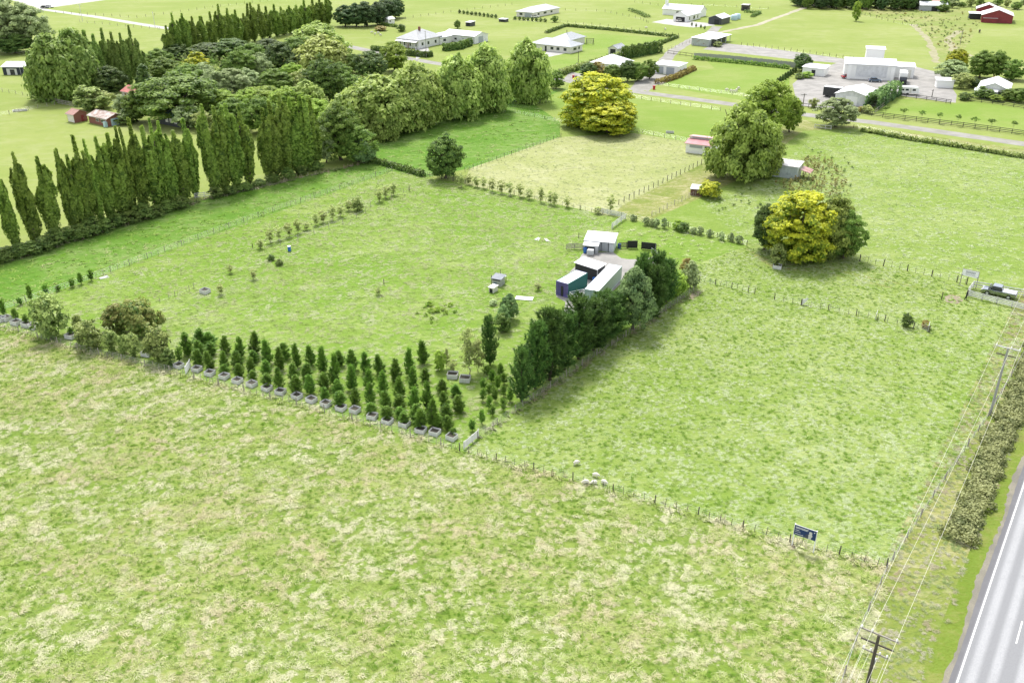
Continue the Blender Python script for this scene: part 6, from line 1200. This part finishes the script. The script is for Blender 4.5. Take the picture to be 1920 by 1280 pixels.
def scatter(name, label, base_pts, tufts, density, nscale, lo, hi, smin, smax, seed, px=True, z=.0):
    col = bpy.data.collections.new(name+'_tufts')
    for k, me in enumerate(tufts): col.objects.link(bpy.data.objects.new('grass_tuft', me))
    P = [G(x, y) for x, y in base_pts] if px else [Vector((x, y, 0)) for x, y in base_pts]
    me = bpy.data.meshes.new(name); me.from_pydata([(p.x, p.y, z) for p in P], [], [tuple(range(len(P)))])
    bm = bmesh.new(); bm.from_mesh(me)
    for f in bm.faces:
        f.normal_update()
        if f.normal.z < 0: f.normal_flip()
    bmesh.ops.triangulate(bm, faces=bm.faces[:]); bm.to_mesh(me); bm.free()
    o = mobj(name, me); tag(o, label, 'grass', kind='stuff')
    ng = bpy.data.node_groups.new(name, 'GeometryNodeTree'); ng.interface.new_socket('Geometry', in_out='INPUT', socket_type='NodeSocketGeometry'); ng.interface.new_socket('Geometry', in_out='OUTPUT', socket_type='NodeSocketGeometry')
    N = ng.nodes; Lk = ng.links; gi = N.new('NodeGroupInput'); go = N.new('NodeGroupOutput')
    dp = N.new('GeometryNodeDistributePointsOnFaces'); dp.distribute_method = 'RANDOM'; dp.inputs['Seed'].default_value = seed
    nz = N.new('ShaderNodeTexNoise'); nz.inputs['Scale'].default_value = nscale; nz.inputs['Detail'].default_value = 4
    ps = N.new('GeometryNodeInputPosition'); Lk.new(ps.outputs[0], nz.inputs['Vector'])
    mr = N.new('ShaderNodeMapRange'); mr.inputs['From Min'].default_value = .41; mr.inputs['From Max'].default_value = .58; mr.inputs['To Min'].default_value = density*lo; mr.inputs['To Max'].default_value = density*hi
    nb_ = N.new('ShaderNodeTexNoise'); nb_.inputs['Scale'].default_value = .045; nb_.inputs['Detail'].default_value = 3; Lk.new(ps.outputs[0], nb_.inputs['Vector'])
    av = N.new('ShaderNodeMath'); av.operation = 'ADD'; hf = N.new('ShaderNodeMath'); hf.operation = 'MULTIPLY'; hf.inputs[1].default_value = .5; Lk.new(nz.outputs['Fac'], av.inputs[0]); Lk.new(nb_.outputs['Fac'], av.inputs[1]); Lk.new(av.outputs[0], hf.inputs[0]); Lk.new(hf.outputs[0], mr.inputs['Value']); Lk.new(gi.outputs[0], dp.inputs['Mesh']); Lk.new(mr.outputs[0], dp.inputs['Density'])
    ci = N.new('GeometryNodeCollectionInfo'); ci.inputs['Collection'].default_value = col; ci.inputs['Separate Children'].default_value = True; ci.inputs['Reset Children'].default_value = True
    ip = N.new('GeometryNodeInstanceOnPoints'); ip.inputs['Pick Instance'].default_value = True
    rv = N.new('FunctionNodeRandomValue'); rv.data_type = 'FLOAT_VECTOR'; rv.inputs[0].default_value = (-.15, -.15, -.9); rv.inputs[1].default_value = (.15, .15, .9)
    rs = N.new('FunctionNodeRandomValue'); rs.data_type = 'FLOAT'; rs.inputs[2].default_value = smin; rs.inputs[3].default_value = smax
    Lk.new(dp.outputs['Points'], ip.inputs['Points']); Lk.new(ci.outputs[0], ip.inputs['Instance']); Lk.new(rv.outputs[0], ip.inputs['Rotation']); Lk.new(rs.outputs[1], ip.inputs['Scale'])
    Lk.new(ip.outputs[0], go.inputs[0]); md_ = o.modifiers.new('scatter', 'NODES'); md_.node_group = ng; return o
def straw(key, cream, tan, green):
    if key in MATS: return MATS[key]
    t = NT(key); p = t.pos(); rnd = t.n('ShaderNodeAttribute'); rnd.attribute_name = 'rnd'; at = t.n('ShaderNodeAttribute'); at.attribute_name = 'tip'
    c = t.mix(t.ramp(t.math('ADD', t.noise(p, .09, 4), t.math('MULTIPLY', t.noise(p, .7, 3), .35)), .58, .8), cream, tan)
    c = t.mix(t.ramp(t.math('ADD', t.noise(p, .33, 4), t.math('MULTIPLY', rnd.outputs['Fac'], .2)), .52, .72), c, green)
    c = t.mix(t.math('MULTIPLY', t.ramp(at.outputs['Fac'], .35, .0), .5), c, green)
    d = t.n('ShaderNodeBsdfDiffuse'); t.l(c, d.inputs['Color']); MATS[key] = t.end(d.outputs[0]); return MATS[key]
def tufts(mat, **k): return [tuft_mesh('grass_tuft', mat, 300+i+int(k.get('n', 16)), **k) for i in range(5)]
S_FORE = straw('seedhead_fore', (.58, .57, .37), (.5, .46, .27), (.31, .4, .1)); S_CEN = straw('seedhead_centre', (.46, .51, .28), (.4, .43, .22), (.26, .38, .08)); S_RIGHT = straw('seedhead_right', (.49, .55, .33), (.42, .49, .26), (.3, .41, .11)); S_BANK = straw('seedhead_bank', (.42, .4, .28), (.36, .3, .19), (.22, .29, .1)); S_GRN = straw('grass_green', (.31, .4, .11), (.22, .32, .06), (.12, .23, .025)); S_LAWN = straw('grass_lawn', (.26, .37, .09), (.32, .37, .16), (.15, .3, .03))
scatter('pasture_grass', 'rank wind-blown grass with tan seed heads in the front field', [(-60, 596), (0, 612), (170, 662), (340, 703), (600, 770), (870, 848), (1100, 907), (1310, 966), (1480, 1016), (1662, 1064), (1610, 1330), (-200, 1330), (-200, 560)], tufts(S_FORE, n=60, h=.11, spread=.72, wd=.018, lean=.4), 3.4, .2, .08, 1.35, .25, 1.15, 1)
scatter('pasture_grass', 'long bright grass with pale seed heads in the centre paddock', [(-40, 598), (0, 612), (170, 662), (340, 703), (600, 770), (870, 848), (1016, 738), (1060, 640), (1040, 560), (1090, 470), (1170, 430), (1130, 402), (870, 345), (735, 321)], tufts(S_CEN, n=48, h=.1, spread=.75, wd=.022, lean=.5), 2.2, .2, 0, 1.4, .25, .85, 2)
scatter('pasture_grass', 'grass between the gravel yard and the east fence', [(1172, 430), (1250, 428), (1400, 462), (1292, 500), (1250, 500), (1235, 470), (1165, 460)], tufts(S_CEN, n=20, h=.1, spread=.75, wd=.05, lean=.45), .8, .2, .1, 1.4, .45, 1.2, 13)
scatter('pasture_grass', 'pale mottled grass of the right paddock', PADS['right'][0][:5]+[(1856, 777), (1930, 650), (1960, 600), (1800, 533), (1610, 491), (1400, 463), (1294, 502), (1302, 548), (1016, 740)], tufts(S_RIGHT, n=44, h=.08, spread=.55, wd=.02, lean=.35), 5, .3, .1, 1.3, .3, .85, 3)
scatter('pasture_grass', 'tussocky grass of the far east field', [(1310, 380), (1420, 345), (1520, 260), (1600, 245), (1920, 295), (2000, 310), (2000, 560), (1800, 530), (1640, 495), (1400, 458)], tufts(S_RIGHT, n=36, h=.09, spread=.8, wd=.03, lean=.3), 1.5, .2, .15, 1.3, .3, .85, 4)
scatter('pasture_grass', 'thin pale grass of the mown paddock', PADS['mown'][0], tufts(straw('seedhead_mown', (.42, .44, .26), (.36, .37, .2), (.3, .36, .15)), n=24, h=.08, spread=.8, wd=.035, lean=.3), 1.0, .2, .2, 1.3, .3, .8, 14)
scatter('pasture_grass', 'short green grass of the long strip', [(-40, 596), (735, 320), (702, 303), (360, 382), (0, 494), (-200, 556)], tufts(S_LAWN, n=18, h=.08, spread=.8, wd=.06, lean=.3), .8, .15, .2, 1.3, .5, 1.2, 15)
scatter('pasture_grass', 'short green grass of the willow field', PADS['willow'][0], tufts(S_LAWN, n=14, h=.09, spread=.9, wd=.08, lean=.3), .4, .15, .2, 1.3, .5, 1.2, 16)
scatter('pasture_grass', 'short green grass between the seed heads of the front field', [(-60, 596), (0, 612), (170, 662), (340, 703), (600, 770), (870, 848), (1100, 907), (1310, 966), (1480, 1016), (1662, 1064), (1610, 1330), (-200, 1330), (-200, 560)], tufts(S_GRN, n=40, h=.12, spread=.5, wd=.02, lean=.3), 2.6, .5, .5, 1.1, .35, .9, 21)
scatter('pasture_grass', 'short green grass between the pale patches of the right paddock', PADS['right'][0][:5]+[(1856, 777), (1930, 650), (1960, 600), (1800, 533), (1610, 491), (1400, 463), (1294, 502), (1302, 548), (1016, 740)], tufts(S_GRN, n=36, h=.1, spread=.5, wd=.022, lean=.3), 1.6, .5, .4, 1.2, .4, 1.0, 22)
def strip_pts(pts, w0, w1):
    P = [G(x, y) for x, y in pts]; out = []; back = []
    for i, p in enumerate(P):
        d = (P[min(i+1, len(P)-1)]-P[max(0, i-1)]).normalized(); n = Vector((-d.y, d.x, 0)); out.append((p+n*w0)[:2]); back.append((p+n*w1)[:2])
    return out+back[::-1]
TAN = tufts(S_FORE, n=24, h=.2, spread=.6, wd=.04, lean=.3, up=.1)
scatter('fence_grass', 'tall dry grass growing under the front fence', strip_pts(F1[1:], -.7, .6), TAN, 2.6, .8, .2, 1.3, .6, 1.2, 5, px=False)
scatter('fence_grass', 'tall dry grass under the windbreak fence', strip_pts([(896, 822), (1016, 738), (1120, 666), (1240, 588), (1300, 548)], -.6, .6), tufts(S_BANK, n=22, h=.2, spread=.5, up=.1), 3, .8, .4, 1.2, .6, 1.1, 6, px=False)
scatter('fence_grass', 'dry brown grass at the feet of the poplar hedge', strip_pts([(0, 492), (200, 431), (380, 374), (690, 303)], -1.4, .2), tufts(S_BANK, n=22, h=.25, spread=.6, wd=.06, up=.15), 2, .8, .5, 1.2, .6, 1.2, 7, px=False)
scatter('verge_grass', 'rank pale grass on the verge beside the highway', [tuple(HW(a, s)[:2]) for a, s in ((-30, -9.5), (100, -9.5), (100, -2.4), (-30, -2.4))], tufts(S_BANK, n=60, h=.12, spread=.6, wd=.018, up=.02), 6, .4, .3, 1.2, .25, .75, 8, px=False)
def weed(name, seed, fo, h): return clump_crown(name, fo, seed, .35, h, .05, OVAL, 8, .16, 10, .14, lump=.3)
scatter('dock_weeds', 'brown seeding dock weeds around the corrugated shed', [(1500, 300), (1540, 290), (1580, 320), (1590, 370), (1540, 372), (1480, 360), (1450, 345), (1505, 335)], [weed('dock_weed', 400+i, FO['dock'], 1.0) for i in range(3)], .55, .25, 0, 1.8, .6, 1.5, 9)
scatter('field_weeds', 'dark scattered weeds in the east field', [(1370, 350), (1440, 345), (1600, 380), (1600, 300), (1520, 280), (1480, 370), (1400, 400), (1330, 400)], [weed('field_weed', 410+i, FO['hedge'], .8) for i in range(3)], .1, .2, .1, 1.6, .5, 1.2, 10)
scatter('grove_undergrowth', 'low leafy undergrowth between the grove trees', [(285, 230), (300, 130), (430, 105), (560, 100), (650, 115), (720, 140), (690, 200), (640, 240), (600, 290), (480, 250), (380, 250)], [weed('undergrowth', 420+i, FO[k], 2.2) for i, k in enumerate(('hedge', 'broad', 'olive'))], .16, .1, .4, 1.4, 1.5, 3, 11)
scatter('lily_patch', 'patch of dark green broad leaved weeds in the centre paddock', [(775, 585), (800, 567), (850, 570), (862, 585), (840, 600), (805, 607)], [weed('broad_weed', 430+i, FO['bright'], .45) for i in range(2)], .9, .4, .2, 1.6, .8, 1.6, 12)
scatter('dry_scrub', 'dry brownish scrub on the far rough ground', [(1605, 14), (1850, 18), (1830, 56), (1800, 110), (1770, 100), (1735, 60), (1690, 40), (1610, 27)], [weed('scrub_weed', 440+i, FO[k], .4) for i, k in enumerate(('olive', 'rust', 'bramble', 'shrub'))], .06, .06, .1, 1.8, .8, 2.2, 17)
# ------------------------------------------------------------------ tell row members apart by their order from a fixed end
ORD = 'first second third fourth fifth sixth seventh eighth ninth tenth eleventh twelfth thirteenth fourteenth fifteenth sixteenth seventeenth eighteenth nineteenth twentieth'.split()+['twenty-first', 'twenty-second', 'twenty-third', 'twenty-fourth', 'twenty-fifth', 'twenty-sixth', 'twenty-seventh']
def order(group, fmt, key, rev=False):
    L = sorted([o for o in S.objects if o.get('group') == group], key=key, reverse=rev)
    for k, o in enumerate(L): o['label'] = fmt % ORD[k]
fx = lambda o: o.location.x
order('poplar row along the long strip', 'tall columnar poplar, %s from the farm gate along the green strip', fx, True)
order('poplar clump by the farm gate', 'columnar poplar, %s from the farm gate in the dense clump', fx)
order('far poplar row behind the grove', 'slim far poplar behind the grove, %s from the pale road', fx)
order('yellowish poplars by the weeping trees', 'yellowish poplar, %s from the weeping trees', fx)
order('pines of the windbreak', 'dark windbreak pine, %s from the front fence corner', lambda o: o.location.y)
order('crates before the young pines', 'weathered timber crate before the young pines, %s from the white gate', fx)
order('crates left of the tall shrub', 'timber crate, %s to the left of the tall pale-topped shrub', fx, True)
order('small pines in the left crates', 'small potted pine, %s from the strip fence', fx)
order('small pines on the strip fence', 'small pine on the strip fence, %s from the front crates', fx)
order('saplings in the paddock line', 'brownish sapling in the paddock line, %s from the blue drum end', fx)
order('saplings on the centre fence', 'sapling on the centre paddock fence, %s from the round dark tree', fx)
order('shrubs on the east fence', 'small fence shrub below the east field, %s from the steel gate', fx)
order('hedge shrubs under the poplars', 'dark hedge shrub under the strip poplars, %s from the farm gate', fx, True)
order('hedge shrubs under the poplar clump', 'dark shrub under the poplar clump, %s from the farm gate', fx)
order('flat-topped saplings', 'flat-topped sapling behind the black rail fence, %s from the laurel hedge', fx)
order('cone trees by the yard', 'narrow dark cone tree, %s from the lane', lambda o: o.location.y)
order('cypress shelter block', 'dark dense cypress, %s from the far poplar row', fx)
order('clipped shrubs of the far plot', 'small clipped far shrub, %s from the villa side', fx)
order('round shrubs of the far house', 'small round shrub, %s from the villa side before the far house', fx)
order('far shelter belt', 'dark far shelter belt tree, %s from the farm track end', fx)
order('willows in a row', 'willow in the row, %s from the strip corner', fx)
order('pines at the windbreak end', 'pine past the blue-green tree, %s from it towards the yard gate', fx)
order('pale water tanks', 'pale water tank beside the dark shed, %s from its wall', fx)
